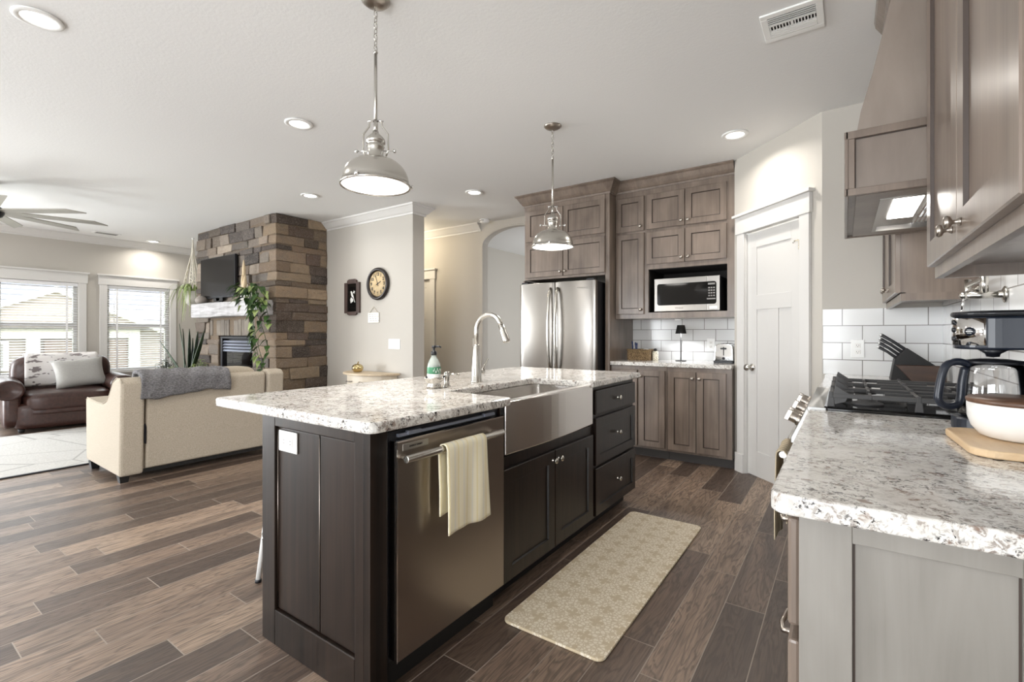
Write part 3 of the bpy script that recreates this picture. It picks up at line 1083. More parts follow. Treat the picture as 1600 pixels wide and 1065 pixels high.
# dishwasher
t = thing('dishwasher', 'stainless dishwasher with bar handle built into the island end', 'dishwasher', (-1.5, 1.36, 0))
bm = new(); box(bm, -1.80, IX-0.012, 1.056, 1.664, 0.10, 0.862); finish('tub', bm, 'black_plastic', t)
bm = new(); fbox(bm, FI, 1.062, 1.658, 0.112, 0.834, -0.01, 0.028); d = finish('door', bm, 'steel_dark', t, bevel=0.003)
bm = new(); fbox(bm, FI, 1.061, 1.659, 0.832, 0.8365, -0.008, 0.024); fbox(bm, FI, 1.0595, 1.0635, 0.112, 0.834, 0.018, 0.029); finish('door_edge', bm, 'chrome', d)
bm = new()
fbox(bm, FI, 1.09, 1.625, 0.843, 0.853, -0.008, 0.004)
for y in (1.13, 1.55):
    fbox(bm, FI, y, y+0.06, 0.846, 0.858, -0.008, 0.010)
finish('mounting_rail', bm, 'slate_louver', t)
bm = new(); fbox(bm, FI, 1.085, 1.203, 0.801, 0.823, 0.0275, 0.030); s = finish('badge_strip', bm, 'steel', d, bevel=0.001)
text('badge_text', 'ENERGY SMART', 0.0085, FI, 1.144, 0.812, 0.0302, 'black_matte', s)
bm = new()
hz = 0.783
tube(bm, [FI(1.064, hz, 0.068), FI(1.592, hz, 0.068)], 0.013, 14)
for y in (1.082, 1.574):
    tube(bm, [FI(y, hz, 0.026), FI(y, hz, 0.068)], 0.009, 10)
finish('handle', bm, 'nickel', d, bevel=0.002)
bm = new(); fbox(bm, FI, 1.058, 1.662, 0.0, 0.10, -0.06, -0.035); finish('toe_kick', bm, 'black_matte', t)

# towel over the handle
def towel(name, label, F, a0, a1, zr, cc, r, front, back, mat, fold=0.006):
    """strip over a bar at height zr, distance cc; front drop and back drop"""
    L = back+pi*r+front
    def fn(u, v):
        s = u*L
        a = a0+(a1-a0)*v
        if s < back:
            b, c = zr-(back-s), cc-r
            q = (back-s)/back
        elif s < back+pi*r:
            th = (s-back)/r
            b, c = zr+r*sin(th), cc-r*cos(th)
            q = 0
        else:
            q = (s-back-pi*r)/front
            b, c = zr-q*front, cc+r
        amp = fold*(0.3+min(1, abs(q)*1.6))
        c += amp*sin(v*8.5+0.6)+amp*0.5*sin(v*17+2*q)
        if s > back:
            c += 0.004
        a += 0.010*q*(v-0.5)*2+0.012*q
        b += 0.004*sin(v*6)*q
        return F(a, b, max(c, 0.004))
    bm = new()
    sheet(bm, fn, 44, 26)
    o = finish(name, bm, mat, thick=0.004)
    return tag(o, label, 'towel')
towel('dish_towel', 'pale yellow striped dish towel over the dishwasher handle', FXp(IX+0.028), 1.232, 1.455, hz, 0.040, 0.019, 0.298, 0.24, 'towel', 0.004)

# sink base cabinet
t = thing('sink_base_cabinet', 'dark espresso sink cabinet with two doors under the apron sink', 'cabinet', (-1.5, 2.12, 0))
bm = new()
box(bm, IB+0.021, IX, 1.666, 2.578, 0.088, 0.645)
finish('body', bm, 'espresso', t, bevel=0.002)
for y0, y1 in ((1.666, 1.669), (2.55, 2.578)):
    bm = new(); fbox(bm, FI, y0, y1, 0.645, 0.876, -0.04, 0.0); finish('face_stile', bm, 'espresso', t)
cab_door(FI, 1.668, 2.112, 0.104, 0.597, t, ESP, [(2.085, 0.552)], fw=0.062, kmat='nickel')
cab_door(FI, 2.117, 2.562, 0.104, 0.597, t, ESP, [(2.144, 0.552)], fw=0.062, kmat='nickel')
bm = new(); box(bm, IB+0.021, IX-0.07, 1.666, 2.578, 0.0, 0.088); finish('toe_kick', bm, 'black_matte', t)

# drawer cabinet
t = thing('drawer_base_cabinet', 'dark espresso island cabinet with three drawers', 'cabinet', (-1.5, 2.91, 0))
bm = new(); box(bm, IB+0.021, IX, 2.58, 3.25, 0.088, 0.876); finish('body', bm, 'espresso', t, bevel=0.002)
cab_door(FI, 2.598, 3.245, 0.704, 0.850, t, ESP, [(2.92, 0.777)], slab=True, name='drawer', kmat='nickel')
cab_door(FI, 2.598, 3.245, 0.404, 0.684, t, ESP, [(2.92, 0.555)], name='drawer', kmat='nickel')
cab_door(FI, 2.598, 3.245, 0.104, 0.386, t, ESP, [(2.92, 0.255)], name='drawer', kmat='nickel')
bm = new(); box(bm, IB+0.021, IX-0.07, 2.58, 3.25, 0.0, 0.088); finish('toe_kick', bm, 'black_matte', t)

# island worktop with the sink notch
def rounded(pts, r, n=5):
    out = []
    k = len(pts)
    for i in range(k):
        p, q, s = Vector(pts[i-1]), Vector(pts[i]), Vector(pts[(i+1) % k])
        rr = r[i] if isinstance(r, (list, tuple)) else r
        if rr <= 0:
            out.append(tuple(q)); continue
        d1, d2 = (p-q).normalized(), (s-q).normalized()
        ang = d1.angle(d2)
        dist = rr/math.tan(ang/2)
        a, b = q+d1*dist, q+d2*dist
        c = q+(d1+d2).normalized()*(rr/sin(ang/2))
        a0 = math.atan2(a.y-c.y, a.x-c.x)
        a1 = math.atan2(b.y-c.y, b.x-c.x)
        da = (a1-a0+pi) % (2*pi)-pi
        for j in range(n+1):
            out.append((c.x+rr*cos(a0+da*j/n), c.y+rr*sin(a0+da*j/n)))
    return out
CT0, CT1 = 0.877, 0.914
SX = -1.575                      # back edge of the sink cut-out
SY0, SY1 = 1.695, 2.500
outl = [(-2.228, 0.948), (-1.188, 0.948), (-1.178, SY0), (SX, SY0), (SX, SY1), (-1.178, SY1), (-1.178, 3.29), (-2.228, 3.29)]
bm = new()
prism(bm, rounded(outl, [0.03, 0.035, 0.02, 0.04, 0.04, 0.02, 0.03, 0.03]), CT0, CT1, 'z')
tag(finish('island_countertop', bm, 'granite', bevel=0.009, seg=3), 'speckled white granite worktop on the island around the sink', 'countertop')

# apron-front sink
t = thing('apron_sink', 'stainless farmhouse apron sink set in the island', 'sink', (-1.36, 2.1, 0.65))
bm = new()
prof = []
for i in range(13):
    y = 1.668+(2.535-1.668)*i/12
    prof.append((IX+0.030+0.018*sin(pi*i/12), y))
front = prof
poly = [(IX-0.02, 1.668)]+front+[(IX-0.02, 2.535)]
prism(bm, poly, 0.664, 0.893, 'z')
finish('apron', bm, 'steel_sink', t, bevel=0.004)
bm = new()
i0, i1, j0, j1, zb, zt = SX+0.0, IX-0.02, SY0-0.01, SY1+0.01, 0.67, 0.876
def sinkring(e, z):
    return [bm.verts.new((x, y, z)) for x, y in rounded([(i0-e, j0-e), (i1+min(e, 0), j0-e), (i1+min(e, 0), j1+e), (i0-e, j1+e)], 0.03, 4)]
R = [sinkring(0.02, zt), sinkring(0.0, zt), sinkring(-0.004, zb+0.02), sinkring(-0.02, zb), sinkring(-0.024, zb)]
for A, B in zip(R, R[1:]):
    n = len(A)
    for j in range(n):
        bm.faces.new((A[j], A[(j+1) % n], B[(j+1) % n], B[j]))
bm.faces.new(R[-1])
finish('basin', bm, 'steel_sink', t)
bm = new(); lathe(bm, [(0.0, 0.002), (0.03, 0.003), (0.045, 0.006), (0.05, 0.0)], (-1.42, 2.1, 0.6695), 20); finish('drain', bm, 'chrome', t)

# faucet
fx, fy = -1.700, 2.09
t = thing('faucet', 'tall brushed nickel pull-down faucet behind the sink', 'faucet', (fx, fy, 0.914))
bm = new(); lathe(bm, [(0.0, 0.914), (0.033, 0.914), (0.033, 0.92), (0.030, 0.925), (0.028, 0.98), (0.022, 1.06), (0.017, 1.12), (0.0135, 1.13), (0, 1.13)], (fx, fy, 0), 24); finish('body', bm, 'nickel', t)
bm = new()
sp = [(fx, fy, 1.12), (fx, fy, 1.20)]
for i in range(0, 15):
    th = pi-pi*0.90*i/14
    sp.append((fx+0.088+0.088*cos(th), fy, 1.205+0.088*sin(th)))
tube(bm, sp, 0.0135, 14)
finish('spout', bm, 'nickel', t)
e = Vector(sp[-1]); dd = (Vector(sp[-1])-Vector(sp[-2])).normalized()
bm = new()
lathe(bm, [(0.0, -0.002), (0.0155, 0.0), (0.016, 0.03), (0.0165, 0.032), (0.020, 0.085), (0.021, 0.095), (0.017, 0.098), (0, 0.096)], aim(e, dd), 18)
finish('spray_head', bm, 'nickel', t)
bm = new()
tube(bm, [(fx, fy+0.02, 0.972), (fx, fy+0.058, 0.972)], 0.017, 14)
finish('valve', bm, 'nickel', t)
bm = new()
tube(bm, [(fx, fy+0.05, 0.975), (fx-0.0, fy+0.068, 1.0), (fx-0.0, fy+0.105, 1.045)], [0.007, 0.006, 0.0045], 10)
finish('lever', bm, 'nickel', t)

# built-in soap dispenser
sx_, sy_ = -1.684, 1.828
t = thing('soap_dispenser', 'small built-in metal soap pump between bottle and faucet', 'soap dispenser', (sx_, sy_, 0.914))
bm = new(); lathe(bm, [(0, 0.914), (0.020, 0.914), (0.020, 0.919), (0.015, 0.924), (0.013, 0.945), (0.0145, 0.955), (0.0145, 0.985), (0.012, 0.993), (0, 0.994)], (sx_, sy_, 0), 18); finish('pump', bm, 'nickel', t)
bm = new(); tube(bm, [(sx_, sy_, 0.978), (sx_+0.03, sy_+0.015, 0.98), (sx_+0.062, sy_+0.03, 0.976)], [0.006, 0.0055, 0.004], 10); finish('nozzle', bm, 'nickel', t)

# glass dish with the soap bottle
bx_, by_ = -1.698, 1.748
t = thing('soap_dish', 'low metal footed dish under the soap bottle', 'dish', (bx_, by_, 0.914))
bm = new(); lathe(bm, [(0, 0.915), (0.036, 0.914), (0.036, 0.930), (0.028, 0.938), (0.045, 0.950), (0.052, 0.966), (0.052, 0.972), (0.046, 0.970), (0.034, 0.954), (0.0, 0.952)], (bx_, by_, 0), 26); finish('bowl', bm, 'nickel', t)
bm = new()
for k in range(3):
    a = 2.1*k+0.5
    ball(bm, (bx_+0.052*cos(a), by_+0.052*sin(a), 0.973), 0.006, n=8)
finish('rim_bead', bm, 'black_plastic', t)
t = thing('soap_bottle', 'clear soap bottle with green label and black pump beside the faucet', 'bottle', (bx_, by_, 0.953))
bm = new(); lathe(bm, [(0, 0.953), (0.030, 0.953), (0.034, 0.957), (0.034, 1.022), (0.030, 1.040), (0.020, 1.060), (0.013, 1.072), (0.013, 1.080), (0, 1.080)], (bx_, by_, 0), 24); finish('bottle_body', bm, 'frost', t)
bm = new(); lathe(bm, [(0.0346, 0.988), (0.0348, 0.989), (0.0348, 1.020), (0.0346, 1.021)], (bx_, by_, 0), 28); lb = finish('label', bm, 'soap_green', t)
bm = new(); lathe(bm, [(0.0346, 0.958), (0.0348, 0.959), (0.0348, 0.986), (0.0346, 0.987)], (bx_, by_, 0), 28); finish('lower_label', bm, 'white_plastic', t)
bm = new()
for k in range(11):                      # pale scrollwork on the label
    a = -0.85+0.14*k
    z0 = 1.000+0.008*sin(k*1.9)
    for q in range(2):
        p = Vector((bx_+0.0352*cos(a), by_+0.0352*sin(a), z0+0.006*q))
        ball(bm, p, 0.0026, (1, 1, 0.7), 6)
finish('label_scroll', bm, 'white_paint', lb)
bm = new()
lathe(bm, [(0, 1.080), (0.015, 1.080), (0.015, 1.098), (0.009, 1.101), (0.006, 1.102), (0.006, 1.115), (0.011, 1.118), (0.011, 1.128), (0, 1.129)], (bx_, by_, 0), 16)
tube(bm, [(bx_, by_, 1.123), (bx_+0.025, by_+0.012, 1.124), (bx_+0.034, by_+0.016, 1.119)], [0.006, 0.005, 0.004], 8)
finish('pump_head', bm, 'black_plastic', t)

# bar stool tucked behind the island
t = thing('bar_stool', 'pale metal bar stool tucked behind the island', 'stool', (-2.16, 1.32, 0))
cx_, cy_ = -2.16, 1.32
bm = new(); lathe(bm, [(0, 0.60), (0.15, 0.60), (0.165, 0.61), (0.165, 0.625), (0.15, 0.635), (0, 0.638)], (cx_, cy_, 0), 28); finish('seat', bm, 'nickel', t)
for a in range(4):
    th = pi/4+a*pi/2
    bm = new()
    tube(bm, [(cx_+0.10*cos(th), cy_+0.10*sin(th), 0.605), (cx_+0.165*cos(th), cy_+0.165*sin(th), 0.30), (cx_+0.20*cos(th), cy_+0.20*sin(th), 0.012)], 0.012, 10)
    l = finish('leg', bm, 'white_plastic', t)
    bm = new(); tube(bm, [(cx_+0.20*cos(th), cy_+0.20*sin(th), 0.014), (cx_+0.2*cos(th), cy_+0.2*sin(th), 0.0)], 0.015, 10); finish('rubber_foot', bm, 'black_plastic', l)
bm = new(); tube(bm, [(cx_+0.172*cos(2*pi*i/24), cy_+0.172*sin(2*pi*i/24), 0.24) for i in range(24)], 0.008, 8, closed=True); finish('foot_ring', bm, 'nickel', t)

# kitchen mat
bm = new(); prism(bm, rounded([(-1.160, 1.588), (-0.712, 1.588), (-0.712, 3.055), (-1.160, 3.055)], 0.035, 6), 0.001, 0.013, 'z')
tag(finish('kitchen_mat', bm, 'mat', bevel=0.004), 'beige floral kitchen mat on the floor before the sink', 'mat')

# ================================================================== REFRIGERATOR WALL
TP = ['taupe', 'glaze']
YF, YU, YB = 4.45, 4.60, 4.48       # faces: deep fridge surround, upper cabinet, base cabinet
FF, FU, FB = FY(YF), FY(YU), FY(YB)
def crown_cab(bm, F, a0, a1, z0, z1, d, m0=0, m1=0):
    prof = [(0, z0), (0.008, z0), (0.010, z0+0.018), (0.018, z0+0.022), (0.035, z0+0.045), (d*0.75, z0+(z1-z0)*0.78), (d*0.92, z1-0.014), (d, z1-0.012), (d, z1), (0, z1)]
    A = [bm.verts.new(F(a0-c*m0, b, c)) for c, b in prof]
    B = [bm.verts.new(F(a1+c*m1, b, c)) for c, b in prof]
    n = len(prof)
    for i in range(n):
        bm.faces.new((A[i], B[i], B[(i+1) % n], A[(i+1) % n]))
    bm.faces.new(A)
    bm.faces.new(list(reversed(B)))

t = thing('fridge_cabinet', 'taupe cabinet with four doors above the refrigerator', 'cabinet', (-2.42, 4.8, 1.77))
bm = new(); box(bm, -2.926, -1.966, YF, 5.088, 1.775, 2.70); finish('body', bm, 'taupe', t, bevel=0.002)
bm = new(); crown_cab(bm, FF, -2.926, -1.915, 2.585, 2.708, 0.085, 1, 1)
crown_cab(bm, Fr((-2.926, 0, 0), (0, 1, 0), (-1, 0, 0)), YF, 5.088, 2.585, 2.708, 0.085, 1, 0)
crown_cab(bm, Fr((-1.915, 0, 0), (0, 1, 0), (1, 0, 0)), YF, YU, 2.585, 2.708, 0.085, 1, 0)
finish('crown_molding', bm, 'taupe', t)
cab_door(FF, -2.898, -2.436, 2.195, 2.535, t, TP, [(-2.462, 2.24)])
cab_door(FF, -2.430, -1.962, 2.195, 2.535, t, TP, [(-2.404, 2.24)])
cab_door(FF, -2.898, -2.436, 1.800, 2.165, t, TP, [(-2.462, 1.845)])
cab_door(FF, -2.430, -1.962, 1.800, 2.165, t, TP, [(-2.404, 1.845)])
bm = new(); box(bm, -1.963, -1.917, YF, 5.088, 0, 2.70)
tag(finish('fridge_side_panel', bm, 'taupe', bevel=0.002), 'tall taupe panel between the refrigerator and the basket counter', 'cabinet panel')
bm = new(); box(bm, -2.946, -2.928, YF, 5.088, 0, 1.774)
tag(finish('fridge_side_panel', bm, 'taupe', bevel=0.002), 'tall taupe panel left of the refrigerator by the arch', 'cabinet panel')

# refrigerator
t = thing('refrigerator', 'stainless french door refrigerator with two long handles', 'refrigerator', (-2.43, 4.6, 0))
fr0, fr1, fyf = -2.872, -1.987, 4.275
FG = FY(fyf)
bm = new(); box(bm, fr0+0.01, fr1-0.008, fyf+0.055, 5.05, 0.02, 1.705); finish('case', bm, 'charcoal', t, bevel=0.004)
mid = -2.441
def fdoor(a0, a1, b0, b1):
    """slightly bowed front"""
    bm = new()
    pts = [(a0, fyf+0.05)]
    for i in range(13):
        q = i/12
        pts.append((a0+(a1-a0)*q, fyf-0.012*sin(pi*q)**0.6))
    pts.append((a1, fyf+0.05))
    prism(bm, pts, b0, b1, 'z')
    for f in bm.faces:
        f.smooth = abs(f.normal.z) < 0.5
    return finish('door', bm, 'steel', t, bevel=0.004)
dl = fdoor(fr0, mid-0.003, 0.72, 1.715)
dr = fdoor(mid+0.003, fr1, 0.72, 1.715)
bm = new(); box(bm, fr0, fr1, fyf-0.01, fyf+0.05, 0.09, 0.70); fd = finish('freezer_drawer', bm, 'steel', t, bevel=0.006)
for (d, a) in ((dl, mid-0.042), (dr, mid+0.042)):
    bm = new()
    P = []
    for i in range(17):
        q = i/16
        P.append(FG(a, 0.80+(1.655-0.80)*q, 0.016+0.062*sin(pi*q)**0.55))
    tube(bm, P, 0.0155, 10)
    bmesh.ops.scale(bm, verts=bm.verts, vec=(1, 1, 1))
    finish('handle', bm, 'nickel', d)
bm = new(); tube(bm, [FG(-2.78, 0.63, 0.01), FG(-2.76, 0.63, 0.07), FG(-2.10, 0.63, 0.07), FG(-2.08, 0.63, 0.01)], 0.014, 10); finish('handle', bm, 'nickel', fd)
text('logo', 'Whirlpool', 0.028, FG, -2.13, 1.645, 0.0135, 'chrome', dr)
bm = new()
for a in (fr0+0.06, fr1-0.06):
    box(bm, a-0.04, a+0.04, fyf+0.0, fyf+0.09, 1.7155, 1.732)
finish('hinge_cover', bm, 'charcoal', t, bevel=0.004)
bm = new(); box(bm, fr0+0.02, fr1-0.02, fyf+0.04, fyf+0.08, 0.0, 0.085); finish('kick_grille', bm, 'black_matte', t)

# upper cabinet with the microwave niche
t = thing('microwave_cabinet', 'taupe wall cabinet with six doors around the microwave niche', 'cabinet', (-1.36, 4.85, 1.334))
x0, x1 = -1.914, -0.797
bm = new()
box(bm, x0, x1, YU, 5.088, 1.815, 2.70)
box(bm, x0, -1.575, YU, 5.088, 1.336, 1.815)
box(bm, -0.858, x1, YU, 5.088, 1.336, 1.815)
box(bm, -1.575, -0.858, YU, 5.088, 1.336, 1.392)
finish('body', bm, 'taupe', t)
bm = new(); box(bm, -1.5745, -0.8585, 5.06, 5.086, 1.393, 1.814)
box(bm, -1.5745, -1.5700, YU+0.02, 5.06, 1.393, 1.814); box(bm, -0.863, -0.8585, YU+0.02, 5.06, 1.393, 1.814); box(bm, -1.57, -0.863, YU+0.02, 5.06, 1.8095, 1.814)
finish('niche_lining', bm, 'gap', t)
bm = new(); crown_cab(bm, FU, -1.913, x1, 2.600, 2.708, 0.075, -1, 0); finish('crown_molding', bm, 'taupe', t)
cab_door(FU, -1.902, -1.616, 2.202, 2.545, t, TP, [(-1.645, 2.245)])
cab_door(FU, -1.902, -1.616, 1.380, 2.180, t, TP, [(-1.645, 1.425)])
cab_door(FU, -1.590, -1.228, 2.205, 2.545, t, TP, [(-1.255, 2.25)])
cab_door(FU, -1.220, -0.860, 2.205, 2.545, t, TP, [(-1.192, 2.25)])
cab_door(FU, -1.590, -1.228, 1.862, 2.175, t, TP, [(-1.255, 1.905)])
cab_door(FU, -1.220, -0.860, 1.862, 2.175, t, TP, [(-1.192, 1.905)])
bm = new(); lathe(bm, [(0, 0), (0.035, 0), (0.035, 0.012), (0, 0.014)], Matrix.Translation((-1.36, 4.86, 1.322)), 20); finish('puck_light', bm, 'white_plastic', t)

# microwave
t = thing('microwave', 'stainless countertop microwave in the cabinet niche', 'microwave', (-1.22, 4.8, 1.393))
FM = FY(YU-0.005)
bm = new(); box(bm, -1.512, -0.921, YU+0.02, 5.0, 1.402, 1.712); finish('case', bm, 'black_matte', t, bevel=0.004)
bm = new(); fbox(bm, FM, -1.515, -1.03, 1.400, 1.715, -0.03, 0.0); fbox(bm, FM, -1.0285, -0.919, 1.400, 1.715, -0.03, 0.0); fc = finish('front', bm, 'steel', t, bevel=0.003)
bm = new()
fpoly(bm, FM, rounded([(-1.487, 1.458), (-0.948, 1.458), (-0.948, 1.664), (-1.487, 1.664)], 0.022, 5), 0.0, 0.003)
w = finish('window', bm, 'black_gloss', fc)
bm = new(); fbox(bm, FM, -1.452, -1.10, 1.478, 1.644, 0.0028, 0.0036); finish('mesh_screen', bm, 'smoked', w)
bm = new()
fbox(bm, FM, -1.02, -0.96, 1.634, 1.65, 0.003, 0.004)
for r in range(4):
    for c in range(3):
        fbox(bm, FM, -1.018+c*0.021, -1.003+c*0.021, 1.60-r*0.024, 1.612-r*0.024, 0.003, 0.0038)
fbox(bm, FM, -1.03, -0.955, 1.500, 1.512, 0.003, 0.004)
finish('keypad', bm, 'grey_print', w)
bm = new(); fbox(bm, FM, -1.008, -0.940, 1.412, 1.440, 0.0, 0.004); finish('door_button', bm, 'white_plastic', fc, bevel=0.002)
text('logo', 'Whirlpool', 0.018, FM, -1.28, 1.430, 0.0006, 'dark_paint', fc)
bm = new()
for a in (-1.48, -0.95):
    for y in (YU+0.05, 4.95):
        box(bm, a-0.012, a+0.012, y, y+0.02, 1.392, 1.403)
finish('foot', bm, 'black_plastic', t)

# base cabinets on the refrigerator wall
def base_unit(name, label, a0, a1, doors):
    t = thing(name, label, 'cabinet', ((a0+a1)/2, 4.8, 0))
    bm = new(); box(bm, a0, a1, YB, 5.088, 0.09, 0.876); finish('body', bm, 'taupe', t, bevel=0.002)
    for (p, q, kx) in doors:
        cab_door(FB, p, q, 0.112, 0.838, t, TP, [(kx, 0.782)])
    bm = new(); box(bm, a0, a1, YB+0.07, 5.088, 0.0, 0.09); finish('toe_kick', bm, 'kick', t)
    return t
base_unit('base_cabinet', 'taupe base cabinet under the basket, beside the tall refrigerator panel', -1.914, -1.356, [(-1.627, -1.374, -1.598), (-1.902, -1.640, -1.664)])
base_unit('base_cabinet', 'taupe double door base cabinet under the toaster by the pantry door', -1.354, -0.797, [(-1.344, -1.096, -1.122), (-1.088, -0.842, -1.062)])
bm = new()
prism(bm, [(-1.914, YB-0.03), (-0.797, YB-0.03), (-0.797, 5.083), (-1.914, 5.083)], 0.877, 0.914, 'z')
tag(finish('counter_slab', bm, 'granite', bevel=0.006), 'speckled granite worktop under the microwave cabinet', 'countertop')

# ---- things on the refrigerator-wall worktop
ZC = 0.914
t = thing('table_lamp', 'slim black lit table lamp on the granite under the microwave', 'lamp', (-1.335, 4.86, ZC))
lx, ly = -1.335, 4.86
bm = new(); lathe(bm, [(0, ZC), (0.052, ZC), (0.052, ZC+0.006), (0.006, ZC+0.009), (0, ZC+0.009)], (lx, ly, 0), 24); finish('base', bm, 'black_matte', t)
bm = new(); tube(bm, [(lx, ly, ZC+0.006), (lx, ly, 1.215)], 0.0055, 10); finish('rod', bm, 'black_matte', t)
bm = new(); lathe(bm, [(0.053, 1.187), (0.036, 1.272), (0.034, 1.272), (0.051, 1.187), (0.053, 1.187)], (lx, ly, 0), 28); finish('lamp_shade', bm, 'black_matte', t)
bm = new(); ball(bm, (lx, ly, 1.232), 0.014); finish('bulb', bm, 'lens', t)
pl = bpy.data.lights.new('lamp_bulb_light', 'POINT'); pl.energy = 11; pl.shadow_soft_size = 0.012; pl.color = (0.95, 0.97, 1.0)
po = bpy.data.objects.new('lamp_bulb_light', pl); C.objects.link(po); po.parent = t; po.location = (0, -0.0, 1.214-ZC)

t = thing('basket', 'woven seagrass basket at the left end of the lamp counter', 'basket', (-1.72, 4.79, ZC))
bm = new()
q = rounded([(-1.845, 4.72), (-1.605, 4.72), (-1.605, 4.87), (-1.845, 4.87)], 0.02, 4)
qi = rounded([(-1.835, 4.73), (-1.615, 4.73), (-1.615, 4.86), (-1.835, 4.86)], 0.015, 4)
R = [[bm.verts.new((x, y, z)) for x, y in w] for w, z in ((q, ZC), (q, 1.022), (qi, 1.022), (qi, 0.925))]
for A, B in zip(R, R[1:]):
    for j in range(len(A)):
        bm.faces.new((A[j], A[(j+1) % len(A)], B[(j+1) % len(A)], B[j]))
bm.faces.new(R[0]); bm.faces.new(R[-1])
finish('basket_body', bm, 'basket', t, bevel=0.003)
bm = new(); tube(bm, [(x, y, 1.022) for x, y in q], 0.007, 8, closed=True); finish('rim', bm, 'basket', t)
for k, (dx, dy, h, mt) in enumerate(((-0.075, 0.0, 0.062, 'blue'), (-0.055, 0.02, 0.05, 'blue'), (-0.035, -0.01, 0.045, 'blue'), (-0.09, 0.02, 0.05, 'white_plastic'))):
    bm = new()
    px, py = -1.725+dx, 4.79+dy
    tube(bm, [(px, py, 0.93), (px-0.01+0.006*k, py, 1.022+h)], 0.006, 8)
    lathe(bm, [(0.0075, 0), (0.0075, 0.02), (0.003, 0.028), (0, 0.029)], aim((px-0.01+0.006*k, py, 1.02+h), (-0.1+0.06*k, 0, 1)), 10)
    tag(finish('marker_pen', bm, mt), ('tallest blue pen standing in the woven basket', 'middle blue pen standing in the woven basket', 'rightmost blue pen standing in the woven basket', 'white pen standing in the woven basket, left of the blue ones')[k], 'pen', 'pens in the basket')
bm = new(); puff(bm, -1.70, -1.63, 4.75, 4.83, 0.94, 1.035, 3, 5); tag(finish('tissue_pack', bm, 'white_plastic'), 'white crumpled pack sticking out of the woven basket', 'tissue pack')
t = thing('spice_jar', 'small speckled jar with black knob right of the basket', 'jar', (-1.575, 4.80, ZC))
bm = new(); lathe(bm, [(0, ZC), (0.028, ZC), (0.03, ZC+0.01), (0.03, ZC+0.082), (0.024, ZC+0.096), (0, ZC+0.098)], (-1.572, 4.80, 0), 20); finish('jar_body', bm, 'jar_print', t)
bm = new(); lathe(bm, [(0, ZC+0.097), (0.016, ZC+0.098), (0.018, ZC+0.112), (0.010, ZC+0.122), (0, ZC+0.123)], (-1.572, 4.80, 0), 14); finish('lid', bm, 'black_plastic', t)

t = thing('toaster', 'polished chrome two slice toaster on the counter end by the pantry', 'toaster', (-0.915, 4.85, ZC))
bm = new()
tp = rounded([(-0.998, ZC+0.022), (-0.832, ZC+0.022), (-0.842, ZC+0.18), (-0.988, ZC+0.18)], [0.004, 0.004, 0.035, 0.035], 6)
prism(bm, tp, 4.74, 4.98, 'y'); finish('shell', bm, 'chrome', t, bevel=0.006)
bm = new(); prism(bm, rounded([(-1.006, 4.73), (-0.824, 4.73), (-0.824, 4.99), (-1.006, 4.99)], 0.02, 4), ZC, ZC+0.022, 'z'); finish('base', bm, 'black_plastic', t, bevel=0.003)
FT = FY(4.74)
bm = new(); fpoly(bm, FT, rounded([(-0.985, ZC+0.06), (-0.845, ZC+0.06), (-0.853, ZC+0.168), (-0.977, ZC+0.168)], 0.02, 4), 0.0, 0.004); fp_ = finish('end_plate', bm, 'steel', t)
bm = new(); fbox(bm, FT, -0.919, -0.911, ZC+0.07, ZC+0.150, 0.004, 0.006); finish('lever_slot', bm, 'black_matte', fp_)
bm = new(); fbox(bm, FT, -0.940, -0.890, ZC+0.128, ZC+0.142, 0.006, 0.030); finish('lever', bm, 'black_plastic', t, bevel=0.004)
bm = new(); lathe(bm, [(0, 0), (0.013, 0), (0.012, 0.014), (0, 0.015)], aim(FT(-0.915, ZC+0.043, 0.0), FT.n), 16); finish('dial', bm, 'black_plastic', t)
bm = new()
for a in (-0.948, -0.900):
    box(bm, a, a+0.026, 4.77, 4.95, ZC+0.1795, ZC+0.1815)
finish('slot', bm, 'black_matte', t)
outlet(FY(5.084), -1.10, 1.077, 'white outlet on the tile between table lamp and toaster', w=0.076, h=0.12)

# ================================================================== RANGE SIDE
RX = -0.065                      # face of the base cabinets (faces -X)
FR = FXm(RX)
TL = ['taupe_lit', 'glaze']
t = thing('base_cabinet', 'taupe base cabinet with framed end panel nearest the camera', 'cabinet', (0.2, 1.5, 0))
bm = new(); box(bm, RX, 0.495, 0.992, 2.045, 0.09, 0.877); finish('body', bm, 'taupe', t, bevel=0.001)
bm = new(); box(bm, RX, 0.495, 0.978, 0.992, 0.0, 0.877); finish('end_backing', bm, 'taupe_lit', t)  # end panel is brighter by its colour, standing in for light from behind
FE = FY(0.978)
bm = new()
for (a, b, c, d) in ((RX, 0.011, 0, 0.877), (0.209, 0.289, 0, 0.877), (0.011, 0.209, 0.842, 0.877), (0.289, 0.495, 0.842, 0.877), (0.011, 0.209, 0, 0.135), (0.289, 0.495, 0, 0.135)):
    fbox(bm, FE, a, b, c, d, 0, 0.010)
finish('end_frame', bm, 'taupe_lit', t, bevel=0.0015)
bm = new()
for (a, b) in ((0.0115, 0.2085), (0.2895, 0.49)):
    for (p, q, r, s) in ((a, a+0.0035, 0.135, 0.8415), (b-0.003, b, 0.135, 0.8415), (a, b, 0.840, 0.8418)):
        fbox(bm, FE, p, q, r, s, 0.0, 0.0015)
finish('glaze_line', bm, 'glaze', t)
for (c, d) in ((0.66, 0.855), (0.39, 0.635), (0.11, 0.365)):
    dr_ = cab_door(FR, 1.0, 1.50, c, d, t, TP, [], name='drawer', slab=True)
    bm = new()
    zc_ = (c+d)/2+0.03
    for s in range(9):
        pass
    tube(bm, [FR(1.20, zc_, 0.02), FR(1.205, zc_-0.006, 0.045), FR(1.25, zc_-0.012, 0.052), FR(1.295, zc_-0.006, 0.045), FR(1.30, zc_, 0.02)], 0.006, 8)
    finish('pull', bm, 'pewter', dr_)
